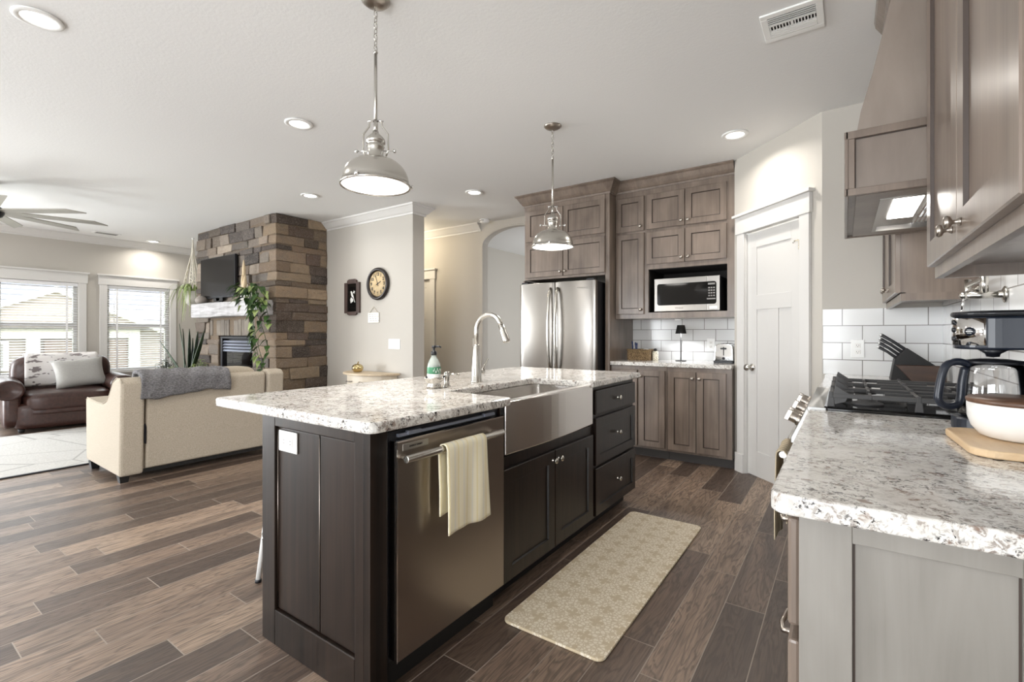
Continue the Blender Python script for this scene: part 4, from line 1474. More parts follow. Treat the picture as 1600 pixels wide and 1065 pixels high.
cab_door(FR, 1.52, 2.035, 0.11, 0.855, t, TP, [(1.56, 0.79)])
bm = new(); box(bm, RX+0.07, 0.49, 0.995, 2.045, 0, 0.09); finish('toe_kick', bm, 'black_matte', t)
t = thing('base_cabinet', 'taupe base cabinet beyond the range under the knife block', 'cabinet', (0.2, 3.36, 0))
bm = new(); box(bm, RX, 0.495, 2.835, 3.893, 0.09, 0.877); finish('body', bm, 'taupe', t, bevel=0.002)
cab_door(FR, 2.85, 3.36, 0.11, 0.855, t, TP, [(3.32, 0.79)])
cab_door(FR, 3.37, 3.88, 0.11, 0.855, t, TP, [(3.41, 0.79)])
bm = new(); box(bm, RX+0.07, 0.49, 2.835, 3.893, 0, 0.09); finish('toe_kick', bm, 'black_matte', t)

bm = new(); prism(bm, rounded([(-0.108, 0.938), (0.493, 0.938), (0.493, 2.052), (-0.108, 2.052)], [0.03, 0.0, 0.0, 0.006], 5), 0.878, ZC, 'z')
tag(finish('range_countertop', bm, 'granite', bevel=0.010, seg=3), 'speckled granite worktop nearest the camera under the coffee maker', 'countertop')
bm = new(); prism(bm, [(-0.108, 2.826), (0.493, 2.826), (0.493, 3.893), (-0.108, 3.893)], 0.878, ZC, 'z')
tag(finish('range_countertop', bm, 'granite', bevel=0.008), 'speckled granite worktop beyond the range under the knife block', 'countertop')

# ---- gas range
t = thing('gas_range', 'stainless slide-in gas range with black grates', 'range', (0.18, 2.44, 0))
y0, y1 = 2.062, 2.818
bm = new(); box(bm, -0.10, 0.485, y0, y1, 0.03, 0.905); finish('body', bm, 'oven', t)
bm = new(); box(bm, -0.112, -0.052, y0-0.006, y1+0.006, 0.905, 0.922); finish('cooktop_front', bm, 'oven', t, bevel=0.003)
bm = new(); box(bm, -0.052, 0.488, y0-0.006, y1+0.006, 0.905, 0.9222); finish('cooktop', bm, 'black_gloss', t, bevel=0.003)
bm = new(); box(bm, -0.06, 0.47, y0+0.0, y1-0.0, 0.9222, 0.9262); finish('cooktop_tray', bm, 'black_gloss', t, bevel=0.002)
bm = new(); prism(bm, [(-0.112, 0.918), (-0.098, 0.918), (-0.098, 0.78), (-0.165, 0.78), (-0.165, 0.80)], y0, y1, 'y'); cp = finish('control_panel', bm, 'oven', t, bevel=0.003)
nrm = Vector((-0.118, 0, 0.053)).normalized()
for k, y in enumerate((2.13, 2.21, 2.44, 2.67, 2.75)):
    p = Vector((-0.140, y, 0.858))
    bm = new()
    lathe(bm, [(0, -0.004), (0.024, -0.002), (0.024, 0.006), (0.020, 0.010), (0.0195, 0.030), (0.017, 0.034), (0, 0.034)], aim(p, nrm), 20)
    s_ = Vector((0, 1, 0)); u_ = nrm.cross(s_)
    quadbox(bm, [p+nrm*h+s_*a+u_*b for h in (0.033, 0.050) for a, b in ((-0.006, -0.021), (0.006, -0.021), (0.006, 0.021), (-0.006, 0.021))])
    finish('knob', bm, 'pewter', cp, bevel=0.002)
bm = new(); fbox(bm, FXm(-0.10), y0+0.004, y1-0.004, 0.21, 0.765, 0, 0.045); od = finish('oven_door', bm, 'oven', t, bevel=0.004)
bm = new(); fbox(bm, FXm(-0.145), y0+0.09, y1-0.09, 0.32, 0.64, 0, 0.002); finish('oven_window', bm, 'smoked', od)
bm = new()
FO = FXm(-0.145)
tube(bm, [FO(y0+0.03, 0.725, 0.048), FO(y1-0.03, 0.725, 0.048)], 0.013, 12)
for y in (y0+0.06, y1-0.06):
    tube(bm, [FO(y, 0.725, 0.0), FO(y, 0.725, 0.048)], 0.009, 8)
finish('handle', bm, 'nickel', od)
bm = new(); fbox(bm, FXm(-0.10), y0+0.004, y1-0.004, 0.05, 0.20, 0, 0.04); finish('drawer', bm, 'oven', t, bevel=0.004)
for (bx, by) in ((0.07, 2.20), (0.34, 2.20), (0.20, 2.44), (0.07, 2.68), (0.34, 2.68)):
    bm = new()
    lathe(bm, [(0, 0.926), (0.05, 0.926), (0.048, 0.934), (0.03, 0.938), (0.03, 0.946), (0.024, 0.950), (0, 0.951)], (bx, by, 0), 22)
    finish('burner', bm, 'iron', t)
for k in range(3):
    ga, gb = y0+0.008+k*0.249, y0+0.008+k*0.249+0.243
    bm = new()
    zt, zb = 0.974, 0.960
    def bar(p, q, w=0.006):
        if abs(p[0]-q[0]) > abs(p[1]-q[1]):
            box(bm, min(p[0], q[0]), max(p[0], q[0]), p[1]-w, p[1]+w, zb-0.002, zt)
        else:
            box(bm, p[0]-w, p[0]+w, min(p[1], q[1]), max(p[1], q[1]), zb-0.002, zt)
    gx0, gx1 = -0.045, 0.455
    for y in (ga+0.007, gb-0.007):
        bar((gx0, y), (gx1, y))
    for x in (gx0+0.006, 0.205, gx1-0.006):
        bar((x, ga), (x, gb))
    for x in (0.075, 0.335):
        bar((x, ga), (x, ga+0.085), 0.005); bar((x, gb-0.085), (x, gb), 0.005)
    m_ = (ga+gb)/2
    for (p, q) in ((gx0, 0.03), (0.12, 0.29), (0.38, gx1)):
        bar((p, m_), (q, m_), 0.005)
    for x in (gx0+0.006, gx1-0.006, 0.205):
        for y in (ga+0.007, gb-0.007):
            quadbox(bm, [(x-0.012, y-0.008, 0.926), (x+0.012, y-0.008, 0.926), (x+0.012, y+0.008, 0.926), (x-0.012, y+0.008, 0.926), (x-0.006, y-0.005, 0.980), (x+0.006, y-0.005, 0.980), (x+0.006, y+0.005, 0.980), (x-0.006, y+0.005, 0.980)])
    # raised tapered fins at the front edge
    for y in (ga+0.007, gb-0.007):
        quadbox(bm, [(gx0-0.004, y-0.006, 0.926), (gx0+0.05, y-0.006, 0.945), (gx0+0.05, y+0.006, 0.945), (gx0-0.004, y+0.006, 0.926), (gx0+0.020, y-0.005, 1.004), (gx0+0.06, y-0.005, 0.975), (gx0+0.06, y+0.005, 0.975), (gx0+0.020, y+0.005, 1.004)])
    finish('grate', bm, 'iron', t, bevel=0.002)
towel('range_towel', 'beige and brown striped towel over the range oven handle', FO, 2.085, 2.33, 0.725, 0.048, 0.018, 0.33, 0.26, 'towel_dark', 0.004)

# ---- range hood
t = thing('range_hood', 'taupe wooden range hood with a curved front and lit underside', 'range hood', (0.25, 2.47, 1.667))
h0, h1 = 2.02, 2.92
prof = [(0.495, 1.88)]
for z, x in ((1.88, 0.035), (1.95, 0.046), (2.08, 0.080), (2.20, 0.106), (2.30, 0.126), (2.42, 0.146), (2.56, 0.162), (2.706, 0.172)):
    prof.append((x, z))
prof.append((0.495, 2.706))
bm = new(); prism(bm, prof, h0+0.012, h1-0.012, 'y'); finish('chimney', bm, 'hood_wood', t)
bm = new()
w_ = 0.022
box(bm, 0.012, 0.495, h0+0.008, h0+0.028, 1.675, 1.878); box(bm, 0.012, 0.495, h1-0.028, h1-0.008, 1.675, 1.878); box(bm, 0.012, 0.034, h0+0.028, h1-0.028, 1.675, 1.878)
finish('canopy', bm, 'hood_wood', t)
bm = new()
FS = FY(h0+0.008)
FFr = FXm(0.012)
for (F_, a, b) in ((FS, 0.004, 0.495), (FFr, h0-0.004, h1+0.004), (Fr((0, h1-0.008, 0), (1, 0, 0), (0, 1, 0)), 0.004, 0.495)):
    fbox(bm, F_, a, b, 1.860, 1.886, 0.0, 0.012)
    fbox(bm, F_, a, b, 1.664, 1.688, 0.0, 0.012)
    fbox(bm, F_, a, a+0.026, 1.688, 1.860, 0.0, 0.010)
    fbox(bm, F_, b-0.026, b, 1.688, 1.860, 0.0, 0.010)
finish('trim_frame', bm, 'taupe', t, bevel=0.002)
bm = new()
fbox(bm, FS, 0.030, 0.470, 1.857, 1.860, 0.0005, 0.002); fbox(bm, FS, 0.030, 0.033, 1.688, 1.858, 0.0005, 0.002)
finish('glaze_line', bm, 'glaze', t)
bm = new()
box(bm, 0.034, 0.105, h0+0.028, h1-0.028, 1.667, 1.687); box(bm, 0.105, 0.495, h0+0.028, h0+0.12, 1.667, 1.687); box(bm, 0.105, 0.495, h1-0.12, h1-0.028, 1.667, 1.687)
finish('soffit', bm, 'hood_wood', t)
bm = new()
box(bm, 0.105, 0.118, h0+0.12, h1-0.12, 1.664, 1.70); box(bm, 0.118, 0.495, h0+0.12, h0+0.133, 1.664, 1.70); box(bm, 0.118, 0.495, h1-0.133, h1-0.12, 1.664, 1.70); box(bm, 0.118, 0.495, h0+0.133, h1-0.133, 1.685, 1.70)
li = finish('vent_insert', bm, 'steel', t)
bm = new(); box(bm, 0.150, 0.235, 2.23, 2.60, 1.679, 1.6845); finish('light_panel', bm, 'lens', li)
bm = new()
for k in range(14):
    box(bm, 0.25+0.014*k, 0.256+0.014*k, 2.17, 2.77, 1.676, 1.6848)
for k in range(3):
    box(bm, 0.25, 0.44, 2.30+0.15*k, 2.306+0.15*k, 1.674, 1.6848)
finish('baffle_filter', bm, 'chrome', li)
ca = Vector((0.495, 0, 0))
bm = new()
cpf = [(0.172, 2.60), (0.158, 2.604), (0.150, 2.64), (0.125, 2.68), (0.120, 2.706), (0.172, 2.706)]
prism(bm, cpf, h0-0.01, h1+0.01, 'y'); finish('crown_molding', bm, 'taupe', t)
area('hood_light', (0.19, 2.42, 1.676), (0, 0, 0), 0.08, 0.36, 1.6, (1.0, 0.95, 0.88))

# ---- upper cabinets on the range wall
UX = 0.232
FUx = FXm(UX)
t = thing('upper_cabinet', 'large taupe upper cabinet with two tall doors nearest the camera', 'cabinet', (0.36, 1.49, 1.36))
bm = new(); box(bm, UX, 0.498, 0.975, 1.975, 1.395, 2.70); finish('body', bm, 'taupe', t)
bm = new()
fbox(bm, FUx, 0.975, 1.975, 1.360, 1.40, -0.018, 0.0)
box(bm, UX+0.018, 0.498, 1.957, 1.975, 1.360, 1.395); box(bm, UX+0.018, 0.498, 0.975, 0.993, 1.360, 1.395)
finish('bottom_rail', bm, 'taupe', t)
cab_door(FUx, 1.484, 1.963, 1.395, 2.62, t, TP, [(1.535, 1.437)], fw=0.07, ks=1.0)
cab_door(FUx, 1.003, 1.481, 1.395, 2.62, t, TP, [(1.43, 1.437)], fw=0.07, ks=1.0)
t = thing('upper_cabinet', 'taupe upper cabinet between the range hood and the corner', 'cabinet', (0.36, 3.4, 1.345))
UX2 = 0.222
FU2 = FXm(UX2)
bm = new(); box(bm, UX2, 0.498, 2.932, 3.895, 1.38, 2.70); finish('body', bm, 'taupe', t)
bm = new()
fbox(bm, FU2, 2.932, 3.895, 1.345, 1.385, -0.018, 0.0)
box(bm, UX2+0.018, 0.498, 2.932, 2.95, 1.345, 1.38)
finish('bottom_rail', bm, 'taupe', t)
cab_door(FU2, 2.945, 3.412, 1.385, 2.62, t, TP, [(3.36, 1.43)], fw=0.06)
cab_door(FU2, 3.418, 3.885, 1.385, 2.62, t, TP, [(3.47, 1.43)], fw=0.06)
bm = new(); lathe(bm, [(0, 0.0), (0.034, 0.0), (0.036, 0.012), (0.034, 0.022), (0, 0.024)], (0.30, 2.985, 1.352), 18); finish('puck_light', bm, 'white_plastic', t)

# ---- pot filler
t = thing('pot_filler', 'brushed nickel pot filler faucet on the tiled wall behind the coffee maker', 'faucet', (0.494, 2.50, 1.325))
py, pz = 2.50, 1.335
bm = new(); lathe(bm, [(0, 0), (0.031, 0), (0.031, 0.006), (0.024, 0.010), (0.013, 0.013), (0.013, 0.03), (0, 0.03)], aim((0.494, py, pz), (-1, 0, 0)), 22); finish('flange', bm, 'nickel', t)
bm = new(); tube(bm, [(0.47, py, pz), (0.385, py, pz)], 0.0135, 14); ball(bm, (0.378, py, pz), 0.015); finish('valve_body', bm, 'nickel', t)
bm = new(); tube(bm, [(0.378, py, pz-0.004), (0.372, py, pz-0.06)], [0.0045, 0.004], 10); ball(bm, (0.3718, py, pz-0.062), 0.007); finish('lever', bm, 'chrome', t)
bm = new(); tube(bm, [(0.435, py, pz), (0.435, py, pz+0.085)], 0.012, 14); tube(bm, [(0.435, py, pz+0.062), (0.435, py+0.02, pz+0.062), (0.435, py+0.30, pz+0.062)], 0.010, 12); finish('arm', bm, 'nickel', t)
bm = new(); tube(bm, [(0.435, py+0.30, pz+0.085), (0.435, py+0.30, pz+0.0)], 0.012, 12); tube(bm, [(0.435, py+0.30, pz+0.03), (0.435, py+0.06, pz+0.03)], 0.010, 12); finish('second_arm', bm, 'nickel', t)

# ---- outlet and knife block in the corner
outlet(FY(3.894), 0.073, 1.088, 'white outlet on the tile left of the knife block', w=0.072, h=0.118)
t = thing('knife_block', 'black slanted knife block in a dark walnut stand', 'knife block', (0.34, 3.63, ZC))
kd = Vector((-0.80, 0, 0.60)).normalized()         # the handles point up and to the left
ku = Vector((0.60, 0, 0.80)).normalized()
bm = new()
prism(bm, [(0.225, ZC), (0.345, ZC), (0.440, 0.995), (0.300, 1.105), (0.244, 1.035)], 3.60, 3.72, 'y')
finish('block', bm, 'black_matte', t, bevel=0.003)
bm = new()
prism(bm, [(0.318, ZC), (0.468, ZC), (0.468, 1.006), (0.246, 1.006)], 3.555, 3.598, 'y')
finish('stand', bm, 'walnut', t, bevel=0.003)
FC_ = [Vector((0.293, 0, 1.098)), Vector((0.252, 0, 1.046))]
kn_lab = ['topmost', 'second from the top', 'third from the top', 'lowest']
names = []
for r in range(4):
    for c in range(2):
        q = r/3
        p = FC_[0]*(1-q)+FC_[1]*q+Vector((0, 3.635+0.05*c, 0))
        L = 0.135-0.012*r
        bm = new()
        pts = [p-kd*0.03, p+kd*0.004, p+kd*L*0.5+ku*0.003, p+kd*L]
        tube(bm, pts, [0.006, 0.0085, 0.0075, 0.0095], 10)
        hn = thing('kitchen_knife', 'black handled knife in the block, %s row, %s' % (kn_lab[r], 'front' if c == 0 else 'rear'), 'knife', tuple(p), 0, 'knives in the block')
        finish('handle', bm, 'black_plastic', hn)
        bm = new()
        lathe(bm, [(0, 0), (0.0098, 0), (0.0098, 0.005), (0, 0.006)], aim(p+kd*L, kd), 10)
        tube(bm, [p+kd*0.004+ku*0.006, p+kd*L*0.98+ku*0.0075], 0.003, 6)
        finish('steel_cap', bm, 'chrome', hn)

# ---- coffee corner
bm = new()
prism(bm, rounded([(0.235, 1.455), (0.488, 1.455), (0.488, 1.775), (0.222, 1.775)], [0.05, 0.03, 0.03, 0.05], 6), ZC+0.001, ZC+0.019, 'z')
tag(finish('cutting_board', bm, 'pale_wood', bevel=0.004), 'pale wooden board under the coffee maker and white bowl', 'cutting board')
t = thing('serving_bowl', 'white ceramic bowl with dark wooden lid in front of the coffee maker', 'bowl', (0.363, 1.655, ZC+0.02))
z = ZC+0.0195
bm = new(); lathe(bm, [(0, z), (0.070, z), (0.085, z+0.006), (0.100, z+0.026), (0.107, z+0.05), (0.108, z+0.085), (0.104, z+0.086), (0.102, z+0.05), (0.0, z+0.02)], (0.363, 1.655, 0), 40); b_ = finish('bowl_body', bm, 'white_enamel', t)
bm = new(); lathe(bm, [(0, z+0.080), (0.1035, z+0.080), (0.109, z+0.087), (0.110, z+0.094), (0.106, z+0.098), (0, z+0.099)], (0.363, 1.655, 0), 40); finish('lid', bm, 'lid_wood', t)

t = thing('coffee_maker', 'navy black drip coffee maker with steel badge panel', 'coffee maker', (0.37, 1.89, ZC))
cx0, cyc = 0.345, 1.885
bm = new(); prism(bm, rounded([(0.258, cyc-0.085), (0.482, cyc-0.085), (0.482, cyc+0.085), (0.258, cyc+0.085)], [0.08, 0.02, 0.02, 0.08], 8), ZC, ZC+0.038, 'z'); finish('base', bm, 'coffee_navy', t, bevel=0.005)
bm = new(); box(bm, 0.435, 0.484, cyc-0.08, cyc+0.08, ZC+0.038, 1.15); finish('column', bm, 'coffee_navy', t, bevel=0.006)
bm = new()
hd = rounded([(0.262, cyc-0.088), (0.484, cyc-0.088), (0.484, cyc+0.088), (0.262, cyc+0.088)], [0.085, 0.02, 0.02, 0.085], 10)
prism(bm, hd, 1.145, 1.236, 'z'); hb = finish('brew_head', bm, 'coffee_navy', t, bevel=0.006)
bm = new()
hl = rounded([(0.256, cyc-0.093), (0.486, cyc-0.093), (0.486, cyc+0.093), (0.256, cyc+0.093)], [0.09, 0.02, 0.02, 0.09], 10)
prism(bm, hl, 1.236, 1.252, 'z'); finish('lid', bm, 'black_plastic', t, bevel=0.007)
# curved steel panel wrapped about the front of the head
bm = new()
def headpt(a, zz, e):
    x0_, r_ = 0.347, 0.0855
    if a < 0:      # flat flank towards the camera
        return Vector((x0_-a, cyc-0.088-e, zz))
    th = -pi/2-a/r_
    return Vector((x0_+(r_+e)*cos(th), cyc-0.003+(r_+e)*sin(th), zz))
sheet(bm, lambda u, v: headpt(0.030+0.092*u, 1.157+0.075*v, 0.0035), 20, 2)
sp_ = finish('steel_panel', bm, 'chrome', hb, thick=0.003)
a_ = 0.062
c0_ = headpt(a_, 1.195, 0.006); n_ = (headpt(a_, 1.195, 0.02)-headpt(a_, 1.195, 0.0)).normalized()
bm = new(); lathe(bm, [(0, 0), (0.012, 0), (0.012, 0.002), (0, 0.0024)], aim(c0_, n_), 22); bd = finish('badge', bm, 'coffee_navy', sp_)
F_ = Fr(c0_+n_*0.0026, Vector((0, 0, 1)).cross(n_), n_)
bm = new()
fbox(bm, F_, -0.008, 0.008, -0.0008, 0.0012, 0, 0.0004); fbox(bm, F_, -0.005, 0.005, -0.005, -0.004, 0, 0.0004); fbox(bm, F_, -0.005, 0.005, 0.004, 0.005, 0, 0.0004)
finish('badge_mark', bm, 'white_paint', bd)
for zz in (1.175, 1.200, 1.222):
    bm = new(); c1_ = headpt(0.112, zz, 0.004); n1_ = (headpt(0.112, zz, 0.02)-headpt(0.112, zz, 0)).normalized()
    lathe(bm, [(0, 0), (0.008, 0), (0.007, 0.004), (0, 0.0045)], aim(c1_, n1_), 12); finish('button', bm, 'black_plastic', hb)
bm = new(); lathe(bm, [(0, 1.122), (0.014, 1.124), (0.016, 1.132), (0.034, 1.1445), (0, 1.1445)], (cx0, cyc, 0), 22); finish('filter_spout', bm, 'black_plastic', t)

t = thing('coffee_carafe', 'clear glass coffee carafe with navy black handle', 'carafe', (cx0, cyc, ZC+0.04))
z = ZC+0.039
bm = new(); lathe(bm, [(0, z), (0.066, z), (0.074, z+0.008), (0.076, z+0.03), (0.073, z+0.08), (0.067, z+0.135), (0.060, z+0.150), (0.058, z+0.150), (0.065, z+0.134), (0.071, z+0.08), (0.074, z+0.03), (0.072, z+0.010), (0, z+0.003)], (cx0, cyc, 0), 36); finish('glass_jug', bm, 'glass', t)
bm = new(); lathe(bm, [(0.062, z+0.151), (0.066, z+0.151), (0.064, z+0.160), (0.03, z+0.165), (0, z+0.166), (0, z+0.158), (0.055, z+0.154), (0.062, z+0.151)], (cx0, cyc, 0), 32); finish('lid', bm, 'black_plastic', t)
hv = Vector((-0.90, -0.44, 0)).normalized()
bm = new()
cc = Vector((cx0, cyc, 0))
H_ = lambda r, zz: cc+hv*r+Vector((0, 0, zz))
tube(bm, curve_pts([H_(0.058, z+0.148), H_(0.085, z+0.156), H_(0.112, z+0.150), H_(0.126, z+0.125), H_(0.136, z+0.07), H_(0.136, z+0.045), H_(0.122, z+0.030), H_(0.100, z+0.030), H_(0.082, z+0.045), H_(0.077, z+0.10), H_(0.070, z+0.140)]), 0.0102, 12)
finish('handle', bm, 'coffee_navy', t)

# ================================================================== CEILING THINGS
def downlight(x, y, label, power=9):
    t = thing('recessed_light', label, 'ceiling light', (x, y, H-0.012), 0, 'recessed ceiling lights')
    bm = new(); lathe(bm, [(0.062, H-0.001), (0.095, H-0.001), (0.096, H-0.006), (0.088, H-0.011), (0.066, H-0.010), (0.062, H-0.001)], (x, y, 0), 32); finish('trim_ring', bm, 'white_plastic', t)
    bm = new(); lathe(bm, [(0, H-0.006), (0.060, H-0.006), (0.066, H-0.004), (0.066, H-0.001), (0, H-0.001)], (x, y, 0), 32); finish('lens', bm, 'lens', t)
    area('recessed_lamp', (x, y, H-0.016), (0, 0, 0), 0.13, 0.13, power, (1.0, 0.95, 0.88), 150, 'DISK')
downlight(-3.19, 0.58, 'recessed ceiling light at the top left, nearest the camera of the lights')
downlight(-3.24, 1.95, 'recessed ceiling light left of the front pendant')
downlight(-4.83, 3.04, 'recessed ceiling light between the stone chimney and the clock')
downlight(-3.27, 3.98, 'recessed ceiling light before the hall and the smoke detector', 6)
downlight(-0.685, 3.965, 'recessed ceiling light in front of the pantry door', 10)
downlight(-9.37, 3.08, 'recessed ceiling light above the window beside the chimney', 10)
hl = bpy.data.lights.new('hall_lamp', 'POINT'); hl.energy = 26; hl.color = (1.0, 0.87, 0.66); hl.shadow_soft_size = 0.1
ho = bpy.data.objects.new('hall_lamp', hl); C.objects.link(ho); ho.location = (-5.3, 4.55, 2.45)

def pendant(x, y, zr, label):
    t = thing('pendant_light', label, 'pendant light', (x, y, zr), 0, 'pendants above the island')
    bm = new(); lathe(bm, [(0, H-0.028), (0.02, H-0.028), (0.05, H-0.018), (0.064, H-0.006), (0.064, H-0.0005), (0, H-0.0005)], (x, y, 0), 28); finish('canopy', bm, 'pewter', t)
    bm = new()
    z0, z1 = 2.475, H-0.026
    n = 8
    st = (z1-z0)/n
    for k in range(n):
        zc = z0+st*(k+0.5)
        L, W = st*0.66, 0.0085
        P = []
        for i in range(14):
            th = 2*pi*i/14
            a, b = W*cos(th), L*sin(th)
            P.append((x+(a if k % 2 else 0), y+(0 if k % 2 else a), zc+b))
        tube(bm, P, 0.0022, 6, closed=True)
    finish('chain', bm, 'nickel', t)
    tz = zr+0.275
    bm = new(); tube(bm, [(x, y, 2.478), (x, y, tz-0.03)], 0.0075, 12); ball(bm, (x, y, 2.472), 0.010); finish('rod', bm, 'nickel', t)
    bm = new()
    lathe(bm, [(0, tz-0.02), (0.012, tz-0.02), (0.016, tz-0.032), (0.030, tz-0.045), (0.041, tz-0.058), (0.043, tz-0.075), (0.036, tz-0.078), (0.036, tz-0.088), (0.040, tz-0.092), (0.036, tz-0.10), (0.034, tz-0.135), (0.042, tz-0.142), (0.045, tz-0.150), (0.050, tz-0.155), (0, tz-0.155)], (x, y, 0), 30)
    finish('socket_cap', bm, 'nickel', t)
    bm = new()
    prof = []
    for i in range(11):
        th = (pi/2)*i/10
        prof.append((0.046+(0.150-0.046)*sin(th), zr+0.012+(tz-0.150-zr-0.012)*cos(th)))
    prof += [(0.156, zr+0.010), (0.158, zr+0.004), (0.156, zr), (0.150, zr), (0.148, zr+0.010)]
    for i in range(9, -1, -1):
        th = (pi/2)*i/10
        prof.append((0.042+(0.146-0.042)*sin(th), zr+0.012+(tz-0.154-zr-0.012)*cos(th)))
    lathe(bm, prof, (x, y, 0), 48); sh = finish('shade', bm, 'nickel', t)
    bm = new(); lathe(bm, [(0, zr+0.004), (0.149, zr+0.005), (0.149, zr+0.009), (0, zr+0.009)], (x, y, 0), 48); finish('diffuser', bm, 'lens_soft', t)
    for sgn in (-1, 1):
        d = Vector((cos(0.6)*sgn, sin(0.6)*sgn, 0))
        c = Vector((x, y, 0))
        bm = new()
        P = [c+d*0.010+Vector((0, 0, tz+0.025)), c+d*0.026+Vector((0, 0, tz+0.025)), c+d*0.030+Vector((0, 0, tz+0.0)), c+d*0.056+Vector((0, 0, tz-0.035)), c+d*0.058+Vector((0, 0, tz-0.105)), c+d*0.048+Vector((0, 0, tz-0.135))]
        tube(bm, P, 0.004, 8)
        finish('bracket', bm, 'nickel', t)
        bm = new()
        tube(bm, [c+d*0.036+Vector((0, 0, tz-0.112)), c+d*0.084+Vector((0, 0, tz-0.112))], 0.0028, 8)
        lathe(bm, [(0, 0), (0.008, 0), (0.010, 0.006), (0.008, 0.012), (0, 0.013)], aim(c+d*0.082+Vector((0, 0, tz-0.112)), d), 12)
        tube(bm, [c+d*0.012+Vector((0, 0, tz+0.025)), c+d*0.036+Vector((0, 0, tz+0.025))], 0.0045, 8)
        finish('thumb_screw', bm, 'chrome', t)
    for k in range(3):
        a = 2.1*k+0.9
        d = Vector((cos(a), sin(a), 0))
        bm = new(); lathe(bm, [(0, 0), (0.006, 0), (0.006, 0.010), (0.010, 0.012), (0.010, 0.018), (0, 0.020)], aim(Vector((x, y, zr+0.012))+d*0.149, d), 10); finish('rim_clip', bm, 'chrome', sh)
    bm = new(); tube(bm, [(x, y, tz-0.03), (x, y, tz+0.03)], 0.010, 12); finish('collar', bm, 'nickel', t)
    area('pendant_lamp', (x, y, zr-0.004), (0, 0, 0), 0.26, 0.26, 11, (1.0, 0.95, 0.88), 170, 'DISK')
pendant(-1.755, 1.43, 1.858, 'large brushed metal dome pendant nearest the camera')
pendant(-1.755, 3.04, 1.818, 'brushed metal dome pendant farther off, before the refrigerator cabinets')

# ceiling register above the hood side
t = thing('ceiling_vent', 'white ceiling register with three louver banks above the range side', 'vent', (-0.20, 2.68, H-0.012))
bm = new()
v0, v1, u0, u1 = -0.335, -0.078, 2.555, 2.805
for (a, b, c, d) in ((v0, v1, u0, u0+0.035), (v0, v1, u1-0.035, u1), (v0, v0+0.03, u0+0.035, u1-0.035), (v1-0.03, v1, u0+0.035, u1-0.035)):
    box(bm, a, b, c, d, H-0.010, H-0.0005)
finish('frame', bm, 'white_plastic', t, bevel=0.003)
bm = new(); box(bm, v0+0.02, v1-0.02, u0+0.03, u1-0.03, H-0.004, H-0.0008); finish('backing', bm, 'gap', t)
bm = new()
for k in range(4):
    y = u0+0.040+0.016*k
    quadbox(bm, [(v0+0.03, y, H-0.012), (v1-0.03, y, H-0.012), (v1-0.03, y+0.005, H-0.012), (v0+0.03, y+0.005, H-0.012), (v0+0.03, y+0.005, H-0.004), (v1-0.03, y+0.005, H-0.004), (v1-0.03, y+0.009, H-0.004), (v0+0.03, y+0.009, H-0.004)])
    y = u1-0.044-0.013*k
    quadbox(bm, [(v0+0.03, y-0.010, H-0.012), (v1-0.03, y-0.010, H-0.012), (v1-0.03, y, H-0.012), (v0+0.03, y, H-0.012), (v0+0.03, y-0.010, H-0.004), (v1-0.03, y-0.010, H-0.004), (v1-0.03, y-0.004, H-0.004), (v0+0.03, y-0.004, H-0.004)])
for k in range(15):
    x = v0+0.032+0.0132*k
    if k == 7:
        box(bm, x-0.003, x+0.008, u0+0.105, u1-0.098, H-0.011, H-0.003)
    else:
        box(bm, x, x+0.0045, u0+0.105, u1-0.098, H-0.011, H-0.003)
box(bm, v0+0.03, v1-0.03, u0+0.100, u0+0.107, H-0.011, H-0.003); box(bm, v0+0.03, v1-0.03, u1-0.100, u1-0.094, H-0.011, H-0.003)
finish('louver', bm, 'white_plastic', t)
t = thing('ceiling_vent', 'small white ceiling register above the windows of the living room', 'vent', (-9.2, 2.42, H-0.012))
bm = new(); box(bm, -9.27, -9.10, 2.26, 2.58, H-0.010, H-0.0005); finish('frame', bm, 'white_plastic', t, bevel=0.003)
bm = new()
for k in range(6):
    box(bm, -9.25+0.022*k, -9.237+0.022*k, 2.29, 2.55, H-0.0115, H-0.0095)
finish('louver', bm, 'grey_print', t)
t = thing('smoke_detector', 'round white smoke detector on the ceiling before the hall arch', 'smoke detector', (-3.95, 5.03, H-0.04))
bm = new(); lathe(bm, [(0, H-0.042), (0.045, H-0.042), (0.062, H-0.034), (0.066, H-0.012), (0.070, H-0.010), (0.070, H-0.0005), (0, H-0.0005)], (-3.95, 5.03, 0), 28); finish('housing', bm, 'white_plastic', t)
bm = new(); tube(bm, [(-3.95+0.067*cos(a/10), 5.03+0.067*sin(a/10), H-0.018) for a in range(-38, -10)], 0.003, 6); finish('vent_slit', bm, 'gap', t)

